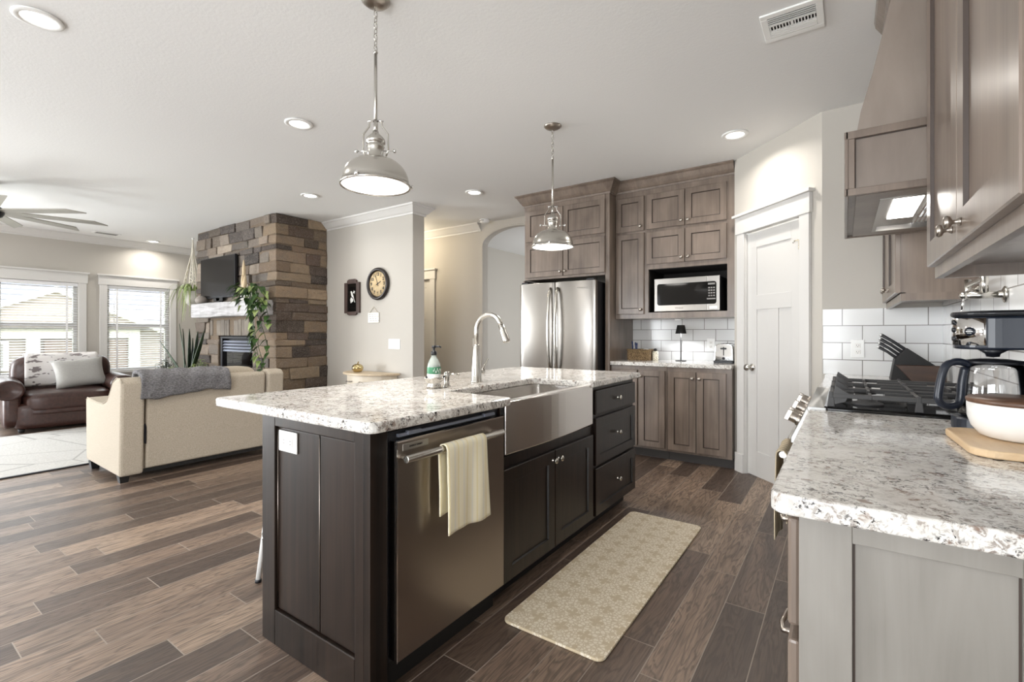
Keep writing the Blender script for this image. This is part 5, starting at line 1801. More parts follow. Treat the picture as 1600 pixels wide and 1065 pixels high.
# ceiling fan, hub just beyond the left edge
fxx, fyy, fz = -7.05, 0.92, 2.42
t = thing('ceiling_fan', 'brushed metal ceiling fan with many slim blades at the left edge', 'ceiling fan', (fxx, fyy, fz))
bm = new(); lathe(bm, [(0, fz-0.07), (0.06, fz-0.07), (0.10, fz-0.05), (0.115, fz-0.02), (0.115, fz+0.03), (0.07, fz+0.06), (0.03, fz+0.075), (0, fz+0.08)], (fxx, fyy, 0), 30); finish('motor_housing', bm, 'charcoal', t)
bm = new(); tube(bm, [(fxx, fyy, fz+0.07), (fxx, fyy, H-0.03)], 0.014, 12); lathe(bm, [(0.02, H-0.07), (0.06, H-0.04), (0.075, H-0.001), (0, H-0.001)], (fxx, fyy, 0), 24); finish('down_rod', bm, 'charcoal', t)
for k in range(9):
    a = radians(-3+40*k)
    d = Vector((cos(a), sin(a), 0)); s_ = Vector((-sin(a), cos(a), 0))
    c = Vector((fxx, fyy, fz))
    bm = new()
    pts = [(0.10, -0.028), (0.20, -0.05), (0.80, -0.058), (0.92, 0.045), (0.20, 0.05), (0.10, 0.028)]
    tilt = -0.13
    A = [bm.verts.new(c+d*p+s_*q+Vector((0, 0, q*tilt-0.004))) for p, q in pts]
    B = [bm.verts.new(c+d*p+s_*q+Vector((0, 0, q*tilt+0.006))) for p, q in pts]
    bm.faces.new(A); bm.faces.new(list(reversed(B)))
    for i in range(6):
        bm.faces.new((A[i], B[i], B[(i+1) % 6], A[(i+1) % 6]))
    finish('blade', bm, 'fan_blade', t)

# ================================================================== FIREPLACE
fX0, fX1, fY0, fY1 = -8.115, -5.885, 3.245, 3.95
t = thing('stone_fireplace', 'stacked stone fireplace with chimney breast to the ceiling', 'fireplace', ((fX0+fX1)/2, 3.6, 0))
bm = new()
lay = bm.loops.layers.color.new('stone')
pal = [(170, 154, 136), (154, 140, 126), (138, 124, 114), (182, 167, 148), (160, 148, 136), (126, 114, 107), (174, 160, 144), (186, 172, 154), (146, 130, 118), (176, 161, 142)]
palf = [(166, 159, 151), (150, 143, 137), (134, 127, 123), (180, 172, 163), (158, 148, 138), (126, 119, 116), (174, 164, 153), (186, 177, 167), (168, 155, 141)]
def stone(x0, x1, y0, y1, z0, z1, col):
    j = lambda: rnd.uniform(-0.010, 0.010)
    v = quadbox(bm, [(x0+j(), y0+j(), z0+j()), (x1+j(), y0+j(), z0+j()), (x1+j(), y1, z0+j()), (x0+j(), y1, z0+j()), (x0+j(), y0+j(), z1+j()), (x1+j(), y0+j(), z1+j()), (x1+j(), y1, z1+j()), (x0+j(), y1, z1+j())])
    k = rnd.uniform(1.0, 1.16)
    g_ = sum(col)/3
    col = [g_+(q-g_)*0.8 for q in col]
    c = lin(*[min(255, q*k) for q in col])
    for f in {f for q in v for f in q.link_faces}:
        for l in f.loops:
            l[lay] = c
IN0, IN1, INZ0, INZ1 = -7.40, -6.45, 0.40, 1.145       # firebox opening
SO0, SO1, SO_Z1 = -7.68, -6.30, 1.40                   # soldier course over the firebox
z = 0.0
row = 0
while z < H-0.03:
    hgt = min(rnd.choice((0.07, 0.08, 0.095, 0.11, 0.13, 0.15)), H-0.002-z)
    if H-0.002-(z+hgt) < 0.06:
        hgt = H-0.002-z
    za, zb = z+0.003, z+hgt-0.003
    long_front = row % 2 == 0
    cf, cr = (0.34, 0.16) if long_front else (0.15, 0.40)
    cf += rnd.uniform(-0.05, 0.05); cr += rnd.uniform(-0.04, 0.06)
    pr_ = rnd.uniform(0.014, 0.032)
    stone(fX1-cf, fX1+0.0+pr_, fY0-pr_, fY0+cr, za, zb, rnd.choice(pal))
    # front courses
    x = fX0
    while x < fX1-cf-0.02:
        w = min(rnd.uniform(0.16, 0.46), fX1-cf-x)
        if fX1-cf-(x+w) < 0.1:
            w = fX1-cf-x
        a, b = x+0.003, x+w-0.003
        segs = [(a, b)]
        if zb > INZ0 and za < INZ1:
            segs = [(p, q) for p, q in ((a, min(b, IN0-0.02)), (max(a, IN1+0.02), b)) if q-p > 0.03]
        if zb > INZ1 and za < SO_Z1:
            segs = [(p, q) for p, q in ((a, min(b, SO0)), (max(a, SO1), b)) if q-p > 0.03]
        for p, q in segs:
            d = rnd.uniform(0.014, 0.045)
            stone(p, q, fY0-d, fY0+0.09, za, zb, rnd.choice(palf))
        x += w
    # right flank courses
    y = fY0+cr
    while y < fY1-0.02:
        w = min(rnd.uniform(0.18, 0.48), fY1-y)
        if fY1-(y+w) < 0.1:
            w = fY1-y
        d = rnd.uniform(0.012, 0.032)
        stone(fX1-0.09, fX1+d, y+0.003, min(y+w-0.003, fY1-0.002), za, zb, rnd.choice(pal))
        y += w
    # left flank
    stone(fX0, fX0+0.1, fY0+0.09, fY1-0.002, za, zb, rnd.choice(palf))
    z += hgt
    row += 1
finish('stone_facing', bm, 'stone', t, bevel=0.010, seg=2)
bm = new(); lay2 = bm.loops.layers.color.new('stone')
for (a, b, c, d) in ((fX0+0.02, IN0-0.03, 0, H-0.002), (IN1+0.03, fX1+0.006, 0, H-0.002), (IN0-0.03, IN1+0.03, INZ1+0.02, H-0.002), (IN0-0.03, IN1+0.03, 0, INZ0-0.02)):
    box(bm, a, b, fY0-0.012, fY1-0.004, c, d)
for f in bm.faces:
    for l in f.loops:
        l[lay2] = lin(178, 166, 150)
finish('mortar_core', bm, 'stone', t)
bm = new()
x = SO0+0.004
while x < SO1-0.02:
    w = min(rnd.uniform(0.07, 0.14), SO1-x)
    d = rnd.uniform(0.005, 0.035)
    box(bm, x+0.003, x+w-0.003, fY0-d, fY0+0.08, INZ1+0.012, SO_Z1-0.012+rnd.uniform(-0.015, 0.0))
    x += w
finish('soldier_course', bm, 'barkstone', t, bevel=0.01)
FFp = FY(fY0+0.02)
bm = new()
for (a, b, c, d) in ((IN0, IN0+0.05, INZ0, INZ1), (IN1-0.04, IN1, INZ0, INZ1), (IN0+0.05, IN1-0.04, INZ1-0.03, INZ1), (IN0+0.05, IN1-0.04, INZ0, INZ0+0.14)):
    fbox(bm, FFp, a, b, c, d, -0.05, 0.02)
fi = finish('firebox_surround', bm, 'charcoal', t, bevel=0.004)
bm = new()
for k in range(4):
    zc = INZ1-0.055-0.042*k
    quadbox(bm, [FFp(IN0+0.05, zc-0.030, 0.012), FFp(IN1-0.04, zc-0.030, 0.012), FFp(IN1-0.04, zc-0.030, -0.02), FFp(IN0+0.05, zc-0.030, -0.02), FFp(IN0+0.05, zc-0.002, -0.004), FFp(IN1-0.04, zc-0.002, -0.004), FFp(IN1-0.04, zc-0.002, -0.02), FFp(IN0+0.05, zc-0.002, -0.02)])
finish('louver', bm, 'slate_louver', fi)
bm = new(); fbox(bm, FFp, IN0+0.05, IN1-0.04, INZ0+0.14, INZ1-0.20, -0.03, -0.015); finish('firebox_glass', bm, 'smoked', fi)
bm = new(); fbox(bm, FFp, IN0-0.02, IN1+0.02, INZ0-0.01, INZ1+0.015, -0.45, -0.06); finish('firebox_interior', bm, 'black_matte', t)
bm = new()
mz0, mz1 = 1.415, 1.612
pts = [(-7.79, mz0), (-7.3, mz0-0.006), (-6.8, mz0+0.006), (-6.3, mz0-0.004), (-5.93, mz0+0.004), (-5.93, mz1), (-6.5, mz1-0.004), (-7.2, mz1+0.002), (-7.79, mz1-0.002)]
fpoly(bm, FY(3.24), pts, 0.0, 0.225)
finish('mantel_beam', bm, 'driftwood', t, bevel=0.014, seg=3)

# TV above the mantel
t = thing('television', 'black flat television on the chimney above the mantel', 'television', (-7.32, 3.17, 1.66))
FT = FY(3.16)
bm = new(); fbox(bm, FT, -7.83, -6.79, 1.69, 2.275, -0.035, 0.0); finish('housing', bm, 'black_plastic', t, bevel=0.004)
bm = new(); fbox(bm, FT, -7.82, -6.80, 1.705, 2.265, 0.0, 0.002); finish('screen', bm, 'tv_screen', t)
bm = new(); fbox(bm, FT, -7.45, -7.17, 1.65, 1.70, -0.025, -0.01); fbox(bm, FT, -7.62, -7.0, 1.616, 1.628, -0.05, 0.07); fbox(bm, FT, -7.36, -7.26, 1.62, 1.72, -0.03, -0.01); finish('stand', bm, 'black_matte', t)
bm = new(); fbox(bm, FT, -7.5, -7.1, 1.9, 2.1, -0.08, -0.036); finish('wall_bracket', bm, 'black_matte', t)

# mantel things
t = thing('round_vase', 'round grey vase on the left end of the mantel beam', 'vase', (-7.70, 3.12, 1.612))
bm = new(); lathe(bm, [(0, 1.612), (0.04, 1.612), (0.075, 1.64), (0.085, 1.672), (0.07, 1.705), (0.04, 1.725), (0.034, 1.735), (0.028, 1.733), (0, 1.70)], (-7.70, 3.12, 0), 24); finish('vase_body', bm, 'pot_grey', t)

t = thing('trailing_plant', 'leafy pothos trailing down the stone corner from the mantel end', 'plant', (-6.05, 3.08, 1.612))
bm = new(); lathe(bm, [(0, 1.612), (0.06, 1.612), (0.085, 1.72), (0.088, 1.735), (0.078, 1.735), (0.07, 1.70), (0, 1.69)], (-6.06, 3.10, 0), 22); finish('pot', bm, 'pot_white', t)
fo, sm, fl = new(), new(), new()
for k in range(60):
    a = rnd.uniform(0, 2*pi)
    r = rnd.uniform(0.02, 0.24)
    p = Vector((-6.06+1.15*r*cos(a), 3.05+0.65*r*sin(a)-0.05, 1.735+rnd.uniform(-0.30, 0.09)*(r/0.24)+0.02))
    if p.y > 3.14:
        p.y = 3.14
    d = Vector((cos(a), sin(a)-0.6, -0.3))
    leaf(fo if k % 3 else fl, p, d, (0, 0, 1), rnd.uniform(0.08, 0.13), rnd.uniform(0.06, 0.095), heart=True, droop=0.5)
for k in range(6):
    x = -6.16+0.065*k
    y = 2.98 if k < 3 else 2.95
    L = (0.55, 0.8, 0.95, 0.98, 0.75, 0.40)[k]
    P = []
    for i in range(12):
        q = i/11
        P.append(Vector((x+0.10*q+0.02*sin(6*q+k), y+0.05*sin(4*q+k)*q+0.10*q, 1.70-L*q+0.05*sin(pi*q))))
    tube(sm, P, 0.0035, 6)
    for i in range(2, 12):
        if i in (5, 6) and k in (1, 2):
            continue
        a = rnd.uniform(0, 2*pi)
        leaf(fo if (i+k) % 4 else fl, P[i], (cos(a)*0.8+0.2, -0.7, -0.5), (0, 0, 1), rnd.uniform(0.07, 0.115), rnd.uniform(0.05, 0.085), heart=True, droop=0.5)
f1 = finish('foliage', fo, 'leaf', t, normals=False)
finish('pale_foliage', fl, 'leaf_light', t, normals=False)
finish('stem', sm, 'leaf', t)
t = thing('pampas_vase', 'slim white vase with a pale pampas plume on the mantel', 'vase', (-6.42, 3.10, 1.61))
bm = new(); lathe(bm, [(0, 1.612), (0.035, 1.612), (0.04, 1.66), (0.028, 1.72), (0.018, 1.76), (0, 1.75)], (-6.42, 3.10, 0), 18); finish('vase_body', bm, 'pot_white', t)
bm = new()
for (dx, h, r0) in ((0.0, 2.12, 0.02), (0.07, 1.93, 0.024), (-0.06, 1.95, 0.022)):
    lathe(bm, [(0.004, 0), (0.005, h-1.95+0.05), (r0, h-1.88), (r0*1.1, h-1.80), (0.006, h-1.70), (0, h-1.69)], Matrix.Translation((-6.42, 3.10, 1.72)) @ Matrix.Rotation(dx*2.6, 4, 'Y'), 10)
finish('plume', bm, 'pampas', t)
bm = new()
for k in range(2):
    box(bm, -6.02+0.0, -5.95, 2.0, 2.01, 0, 0.001) if False else None
box(bm, -6.30, -6.16, 3.03, 3.18, 1.612, 1.70)
tag(finish('candle_box', bm, 'pot_white', bevel=0.006), 'small white box on the mantel between plume and pothos', 'box')

# ================================================================== CLOCK WALL
FCk = FY(3.95)
t = thing('wall_clock', 'round wall clock with dark rim and aged cream face', 'clock', (-4.785, 3.93, 1.62))
ca, cbz = -4.785, 1.808
R0 = 0.205
bm = new()
lathe(bm, [(R0*0.76, 0.02), (R0*0.80, 0.034), (R0*0.88, 0.046), (R0*0.97, 0.034), (R0, 0.012), (R0*0.98, 0.0), (0, 0.0), (0, 0.014), (R0*0.76, 0.014), (R0*0.76, 0.02)], aim(FCk(ca, cbz, 0.002), FCk.n), 48)
finish('rim', bm, 'clock_rim', t)
bm = new(); lathe(bm, [(0, 0.018), (R0*0.77, 0.018), (R0*0.77, 0.015), (0, 0.015)], aim(FCk(ca, cbz, 0.002), FCk.n), 40); fc_ = finish('dial', bm, 'clock_face', t)
for n in range(1, 13):
    th = pi/2-n*pi/6
    text('numeral', str(n), 0.054, FCk, ca+0.120*cos(th), cbz+0.120*sin(th), 0.0206, 'dark_paint', fc_, bold=0.0022)
def hand(name, ang, L, w):
    bm = new()
    c_, s_ = cos(ang), sin(ang)
    pts = [(-0.03, -w), (L*0.8, -w*0.7), (L, 0), (L*0.8, w*0.7), (-0.03, w)]
    fpoly(bm, FCk, [(ca+p*c_-q*s_, cbz+p*s_+q*c_) for p, q in pts], 0.0215, 0.0225)
    finish(name, bm, 'dark_paint', t)
hand('hour_hand', radians(26), 0.075, 0.007)
hand('minute_hand', radians(110), 0.115, 0.006)

t = thing('wall_picture', 'narrow dark tray picture of a white bird left of the clock', 'picture', (-5.295, 3.93, 1.41))
pa, pb0, pb1 = -5.295, 1.425, 1.90
bm = new()
fbox(bm, FCk, pa-0.155, pa-0.095, pb0+0.03, pb1-0.045, 0.002, 0.03); fbox(bm, FCk, pa+0.095, pa+0.155, pb0+0.03, pb1-0.045, 0.002, 0.03)
fpoly(bm, FCk, [(pa-0.095, pb1-0.06), (pa+0.095, pb1-0.06), (pa+0.095, pb1-0.02), (pa+0.06, pb1), (pa-0.06, pb1), (pa-0.095, pb1-0.02)], 0.002, 0.03)
fpoly(bm, FCk, [(pa-0.095, pb0+0.05), (pa+0.095, pb0+0.05), (pa+0.095, pb0+0.015), (pa+0.06, pb0), (pa-0.06, pb0), (pa-0.095, pb0+0.015)], 0.002, 0.03)
finish('frame', bm, 'frame_brown', t, bevel=0.004)
bm = new(); fbox(bm, FCk, pa-0.095, pa+0.095, pb0+0.05, pb1-0.06, 0.003, 0.014); pn = finish('panel', bm, 'black_gloss', t)
bm = new()
pz_ = (pb0+pb1)/2
def bp(pts):
    fpoly(bm, FCk, [(pa+x*0.001, pz_+y*0.001) for x, y in pts], 0.0145, 0.0155)
bp([(-38, 72), (-24, 84), (-8, 74), (2, 52), (26, 10), (34, -20), (16, -8), (-10, 6), (-26, 26), (-30, 52)])
bp([(26, 0), (46, -48), (58, -66), (44, -70), (28, -30), (18, -6)])
bp([(10, 60), (20, 46), (34, 62), (50, 40), (46, 66), (58, 74), (40, 80), (28, 90), (26, 74)])
bp([(-46, -30), (-26, 4), (-16, -14), (-8, -2), (2, -22), (14, -14), (18, -54), (-12, -66), (-34, -78), (-40, -56)])
finish('bird_motif', bm, 'white_paint', pn)

t = thing('hanging_plaque', 'small white square plaque on a cord below the clock', 'plaque', (-4.88, 3.94, 1.325))
bm = new(); fbox(bm, FCk, -4.985, -4.775, 1.325, 1.452, 0.002, 0.012); pq = finish('board', bm, 'pot_white', t, bevel=0.002)
bm = new()
for k in range(4):
    for j in range(3+k % 2):
        a = -4.965+0.05*j+0.008*k
        fbox(bm, FCk, a, a+0.032, 1.425-0.025*k, 1.429-0.025*k, 0.0122, 0.0128)
finish('lettering', bm, 'grey_print', pq)
bm = new(); tube(bm, [FCk(-4.955, 1.45, 0.008), FCk(-4.878, 1.525, 0.010), FCk(-4.805, 1.45, 0.008)], 0.004, 8); finish('cord', bm, 'macrame', t)
outlet(FCk, -4.50, 1.058, 'white triple light switch on the clock wall', 'light switch', 0.205, 0.122, n=3, switch=True)
outlet(FY(5.17), -4.235, 1.06, 'white outlet on the hall wall left of the arch')

t = thing('demilune_table', 'cream half-round console table under the clock', 'table', (-4.83, 3.78, 0))
tcx, tcy = -4.82, 3.925
def half(r, k, n=20):
    return [(tcx+r*cos(pi+pi*i/n), tcy+k*sin(pi+pi*i/n)) for i in range(n+1)]
bm = new(); prism(bm, half(0.45, 0.35), 0.685, 0.71, 'z'); finish('table_top', bm, 'table_top', t, bevel=0.006)
bm = new(); prism(bm, half(0.40, 0.30), 0.53, 0.685, 'z'); ap = finish('apron', bm, 'table_cream', t, bevel=0.003)
for (x, y) in ((-0.36, -0.03), (0.36, -0.03), (-0.17, -0.26), (0.17, -0.26)):
    bm = new(); tube(bm, [(tcx+x, tcy+y, 0.55), (tcx+x*1.02, tcy+y, 0.3), (tcx+x*1.05, tcy+y*1.03, 0)], [0.022, 0.018, 0.013], 10); finish('leg', bm, 'table_cream', t)
for a in (-0.12, 0.12):
    bm = new(); tube(bm, [(tcx+a-0.05, tcy-0.292, 0.61), (tcx+a-0.04, tcy-0.315, 0.605), (tcx+a+0.04, tcy-0.315, 0.605), (tcx+a+0.05, tcy-0.292, 0.61)], 0.006, 8); finish('pull', bm, 'pewter', ap)
t = thing('glass_pumpkin', 'gold mercury glass pumpkin on the half-round table', 'ornament', (-4.93, 3.74, 0.71))
bm = new()
n = 40
prof = [(0.0, 0.0), (0.045, 0.004), (0.066, 0.03), (0.070, 0.055), (0.058, 0.085), (0.03, 0.102), (0.0, 0.098)]
rings = []
for r, h in prof:
    if r == 0:
        rings.append([bm.verts.new((-4.93, 3.74, 0.711+h))])
    else:
        rings.append([bm.verts.new((-4.93+r*(1-0.10*abs(sin(4*2*pi*j/n)))*cos(2*pi*j/n), 3.74+r*(1-0.10*abs(sin(4*2*pi*j/n)))*sin(2*pi*j/n), 0.711+h)) for j in range(n)])
for A, B in zip(rings, rings[1:]):
    for j in range(n):
        q = (A[0], B[j], B[(j+1) % n]) if len(A) == 1 else (A[j], A[(j+1) % n], B[0]) if len(B) == 1 else (A[j], A[(j+1) % n], B[(j+1) % n], B[j])
        f = bm.faces.new(q); f.smooth = True
finish('pumpkin_body', bm, 'gold', t)
bm = new(); tube(bm, [(-4.93, 3.74, 0.805), (-4.928, 3.742, 0.825), (-4.915, 3.745, 0.838)], [0.010, 0.007, 0.008], 8); finish('stem', bm, 'pumpkin_cap', t)

# ================================================================== WINDOW BLINDS
def blind(F, w, label, n=34):
    a0, a1, b0, b1 = w
    t = thing('window_blind', label, 'blind', F((a0+a1)/2, b0, 0), 0, 'living room blinds')
    bm = new(); fbox(bm, F, a0+0.004, a1-0.004, b1-0.055, b1-0.004, -0.055, 0.004); finish('headrail', bm, 'blind', t, bevel=0.003)
    bm = new()
    pitch = (b1-0.06-b0-0.03)/n
    for k in range(n):
        z = b0+0.035+pitch*(k+0.3)
        tl = 0.007
        quadbox(bm, [F(a0+0.008, z-tl, -0.004), F(a1-0.008, z-tl, -0.004), F(a1-0.008, z+tl, -0.050), F(a0+0.008, z+tl, -0.050), F(a0+0.008, z-tl+0.003, -0.004), F(a1-0.008, z-tl+0.003, -0.004), F(a1-0.008, z+tl+0.003, -0.050), F(a0+0.008, z+tl+0.003, -0.050)])
    finish('slats', bm, 'blind', t)
    bm = new(); fbox(bm, F, a0+0.006, a1-0.006, b0+0.004, b0+0.028, -0.05, -0.004); finish('bottom_rail', bm, 'blind', t, bevel=0.003)
    m = 3 if a1-a0 > 1.2 else 2
    for k in range(m):
        a = a0+0.13+(a1-a0-0.26)*k/(m-1)
        bm = new()
        fbox(bm, F, a-0.012, a+0.012, b0+0.01, b1-0.05, -0.0035, -0.0025)
        finish('ladder_tape', bm, 'blind', t)
    bm = new(); tube(bm, [F(a0+0.09, b1-0.05, 0.002), F(a0+0.09, b1-0.62, 0.004)], 0.004, 6); finish('tilt_wand', bm, 'blind', t)
    return t
blind(FL, W1, 'wide white slatted blind at the left edge behind the leather chair')
blind(FL, W2, 'white slatted blind in the narrower window beside the hanging plant')

# ================================================================== SOFA
t = thing('sofa', 'cream chenille loveseat seen from behind', 'sofa', (-5.08, 1.97, 0))
side = [(-5.50, 0.075), (-4.66, 0.055), (-4.62, 0.80), (-4.66, 0.832), (-4.74, 0.835), (-4.82, 0.80), (-4.90, 0.70), (-4.97, 0.635), (-5.06, 0.605), (-5.20, 0.605), (-5.48, 0.625), (-5.515, 0.60)]
for (ya, yb) in ((1.305, 1.465), (2.465, 2.625)):
    bm = new(); prism(bm, side, ya, yb, 'y'); finish('arm', bm, 'cream_fabric', t, bevel=0.022, seg=3)
bm = new()
for (ya, yb) in ((1.309, 1.313), (1.457, 1.461)):
    tube(bm, [(x, ya+0.002, z) for x, z in side[2:]], 0.004, 6)
finish('piping', bm, 'cream_fabric', t)
bm = new()
pts = [(-4.84, 0.10), (-4.672, 0.085), (-4.645, 0.795), (-4.67, 0.815), (-4.80, 0.815)]
prism(bm, pts, 1.480, 2.452, 'y'); finish('back_panel', bm, 'cream_fabric', t, bevel=0.02, seg=3)
bm = new(); box(bm, -5.46, -4.70, 1.464, 2.466, 0.07, 0.40); finish('base', bm, 'cream_fabric', t, bevel=0.01)
for k in range(2):
    ya = 1.475+k*0.495
    bm = new(); puff(bm, -5.50, -4.86, ya, ya+0.485, 0.36, 0.52, 6, 7); finish('seat_cushion', bm, 'cream_fabric', t)
    bm = new(); puff(bm, -5.03, -4.78, ya+0.005, ya+0.480, 0.48, 0.868, 5, 7, T=Matrix()); finish('back_cushion', bm, 'cream_fabric', t)
bm = new(); box(bm, -4.86, -4.69, 1.466, 2.464, 0.055, 0.085); finish('dust_cover', bm, 'black_matte', t)
for (x, y) in ((-5.44, 1.35), (-4.73, 1.35), (-5.44, 2.58), (-4.73, 2.58)):
    bm = new(); quadbox(bm, [(x-0.026, y-0.026, 0), (x+0.026, y-0.026, 0), (x+0.026, y+0.026, 0), (x-0.026, y+0.026, 0), (x-0.036, y-0.036, 0.068), (x+0.036, y-0.036, 0.068), (x+0.036, y+0.036, 0.068), (x-0.036, y+0.036, 0.068)]); finish('foot', bm, 'black_matte', t)
bm = new(); fpoly(bm, FXp(-4.668), [(1.468, 0.30), (1.482, 0.29), (1.484, 0.43), (1.476, 0.46), (1.468, 0.45)], 0.0, 0.008); finish('recline_latch', bm, 'black_plastic', t)

# fur throw over the sofa back
bm = new()
def thr(u, v):
    # u across the back (front drop .. top .. rear drop), v along Y
    L1, L2, L3 = 0.22, 0.17, 0.155
    s = u*(L1+L2+L3)
    y = 1.43+0.69*v+0.012*sin(9*v+3*u)
    if s < L1:
        x, z = -4.815-0.03*(1-s/L1), 0.868-(L1-s)
    elif s < L1+L2:
        q = (s-L1)/L2
        x, z = -4.815+0.185*q, 0.868+0.018*sin(pi*q)-0.032*q
    else:
        q = (s-L1-L2)/L3
        x, z = -4.628+0.008*sin(pi*q), 0.836-L3*q*(1+0.14*sin(5*v+1)+0.05*v)
    n = 0.004*sin(31*v+11*u)+0.004*sin(17*v-23*u)
    return Vector((x+n, y, z+n))
sheet(bm, thr, 30, 44)
o = finish('throw_blanket', bm, 'fur', thick=0.03)
tag(o, 'grey faux fur throw draped over the cream sofa back', 'blanket')

# rug
bm = new(); prism(bm, [(-7.86, -0.25), (-5.66, -0.25), (-5.63, 2.5), (-7.86, 2.5)], 0.001, 0.011, 'z')
t = tag(finish('area_rug', bm, 'rug', bevel=0.003), 'pale grey rug with thin criss-cross lines behind the sofa', 'rug')
bm = new(); box(bm, -5.648, -5.622, -0.25, 2.5, 0.001, 0.0122); finish('rug_binding', bm, 'charcoal', t)

# ================================================================== LEATHER CHAIR
chx, chy, chr_ = -8.42, 1.79, radians(-7)
t = thing('leather_armchair', 'oversized dark brown leather armchair with rolled arms by the window', 'armchair', (chx, chy, 0.0), chr_, local=True)
# local: front faces +x, width along y
bm = new(); puff(bm, -0.50, 0.50, -0.50, 0.50, 0.03, 0.36, 9, 7); finish('base', bm, 'leather', t)
bm = new(); puff(bm, -0.30, 0.535, -0.425, 0.425, 0.23, 0.475, 5, 9); finish('seat_cushion', bm, 'leather', t)
bm = new(); puff(bm, -0.40, 0.52, -0.42, 0.42, 0.20, 0.285, 6, 7); finish('footrest', bm, 'leather', t)
bm = new(); puff(bm, -0.55, -0.20, -0.50, 0.50, 0.30, 0.90, 5, 9); finish('back_cushion', bm, 'leather', t)
for s in (-1, 1):
    bm = new()
    puff(bm, -0.50, 0.47, s*0.50-0.085, s*0.50+0.085, 0.05, 0.56, 6, 7)
    M_ = Matrix.Translation((-0.48, s*0.525, 0.515)) @ Matrix.Rotation(pi/2, 4, 'Y')
    lathe(bm, [(0, 0), (0.11, 0.01), (0.135, 0.06), (0.14, 0.5), (0.138, 0.93), (0.125, 0.972), (0.10, 0.978), (0.095, 0.968), (0.0, 0.970)], M_, 28, sx=0.88, sy=1.0)
    finish('arm', bm, 'leather', t)
for (x, y) in ((0.40, -0.42), (0.40, 0.42), (-0.42, -0.42), (-0.42, 0.42)):
    bm = new(); lathe(bm, [(0, 0), (0.025, 0), (0.035, 0.05), (0, 0.05)], (x, y, 0), 12); finish('foot', bm, 'black_matte', t)
Tch = Matrix.Translation((chx, chy, 0)) @ Matrix.Rotation(chr_, 4, 'Z')
bm = new()
def thr2(u, v):
    L1, L2, L3 = 0.40, 0.20, 0.30
    s = u*(L1+L2+L3)
    y = -0.37+0.72*v
    if s < L1:
        x, z = -0.185+0.0*s, 0.905-(L1-s)
        x += 0.02*sin(pi*s/L1)
    elif s < L1+L2:
        q = (s-L1)/L2
        x, z = -0.185-0.36*q, 0.905+0.02*sin(pi*q)
    else:
        q = (s-L1-L2)/L3
        x, z = -0.56, 0.905-L3*q
    return Tch @ Vector((x+0.006*sin(14*v+5*u), y, z))
sheet(bm, thr2, 30, 20)
tag(finish('bird_throw', bm, 'blanket', thick=0.008), 'white throw with dark bird print over the leather chair back', 'blanket')
bm = new()
def pil(sgn):
    def f(u, v):
        x, z = 2*u-1, 2*v-1
        k = max(0.0, (1-x**4)*(1-z**4))
        return Vector((0.27*x*(1-0.10*(1-z*z)), sgn*(0.004+0.075*k**0.6), 0.20*z*(1-0.10*(1-x*x))))
    return f
sheet(bm, pil(1), 14, 12); sheet(bm, pil(-1), 14, 12)
bmesh.ops.remove_doubles(bm, verts=bm.verts, dist=0.009)
M_ = Tch @ Matrix.Translation((0.02, 0.14, 0.665)) @ Matrix.Rotation(radians(90+6), 4, 'Z') @ Matrix.Rotation(radians(-20), 4, 'X') @ Matrix.Rotation(radians(-5), 4, 'Y')
bm.transform(M_)
tag(finish('throw_pillow', bm, 'pillow'), 'plain light grey pillow leaning on the leather chair', 'pillow')

# ================================================================== PLANTS BY THE WINDOW
t = thing('plant_bench', 'low wooden plant bench between sofa and fireplace', 'bench', (-7.25, 2.75, 0))
bm = new(); box(bm, -7.85, -6.75, 2.55, 2.85, 0.38, 0.42); finish('bench_top', bm, 'walnut', t, bevel=0.004)
for (x, y) in ((-7.80, 2.59), (-6.80, 2.59), (-7.80, 2.81), (-6.80, 2.81)):
    bm = new(); box(bm, x-0.02, x+0.02, y-0.02, y+0.02, 0, 0.379); finish('leg', bm, 'walnut', t)
t = thing('snake_plant', 'tall snake plant with dark upright leaves behind the sofa', 'plant', (-7.05, 2.68, 0.42))
px_, py_, pz_ = -7.05, 2.68, 0.421
bm = new(); lathe(bm, [(0, pz_), (0.09, pz_), (0.12, pz_+0.20), (0.125, pz_+0.22), (0.112, pz_+0.22), (0.105, pz_+0.18), (0, pz_+0.17)], (px_, py_, 0), 24); finish('pot', bm, 'pot_white', t)
bm = new()
for (dx, dy, lx_, ly_, h) in ((-0.07, 0, -0.55, -0.35, 0.56), (-0.05, 0.02, -0.18, -0.05, 0.70), (-0.02, -0.02, -0.06, 0.0, 0.62), (0.02, 0.02, -0.22, 0.10, 0.45), (0.03, 0.0, 0.03, 0.02, 0.62), (0.06, 0.02, 0.10, 0.10, 0.60), (0.07, -0.01, 0.34, 0.16, 0.66), (0.0, 0.04, 0.02, 0.05, 0.50)):
    p0 = Vector((px_+dx, py_+dy, pz_+0.16))
    d = Vector((lx_, ly_, 1)).normalized()
    s_ = d.cross(Vector((0.5, 1, 0))).normalized()
    n_ = s_.cross(d).normalized()
    rows = []
    for i, w in enumerate((0.55, 0.9, 1.0, 0.85, 0.55, 0.04)):
        q = i/5
        c = p0+d*(h+0.05)*q
        tw = s_*cos(0.5*q+dx*8)+n_*sin(0.5*q+dx*8)
        rows.append([bm.verts.new(c+tw*0.032*w*k+n_*0.010*abs(k)*w) for k in (-1, 0, 1)])
    for A, B in zip(rows, rows[1:]):
        for j in range(2):
            f = bm.faces.new((A[j], A[j+1], B[j+1], B[j])); f.smooth = True
finish('leaves', bm, 'leaf_dark', t, thick=0.006)
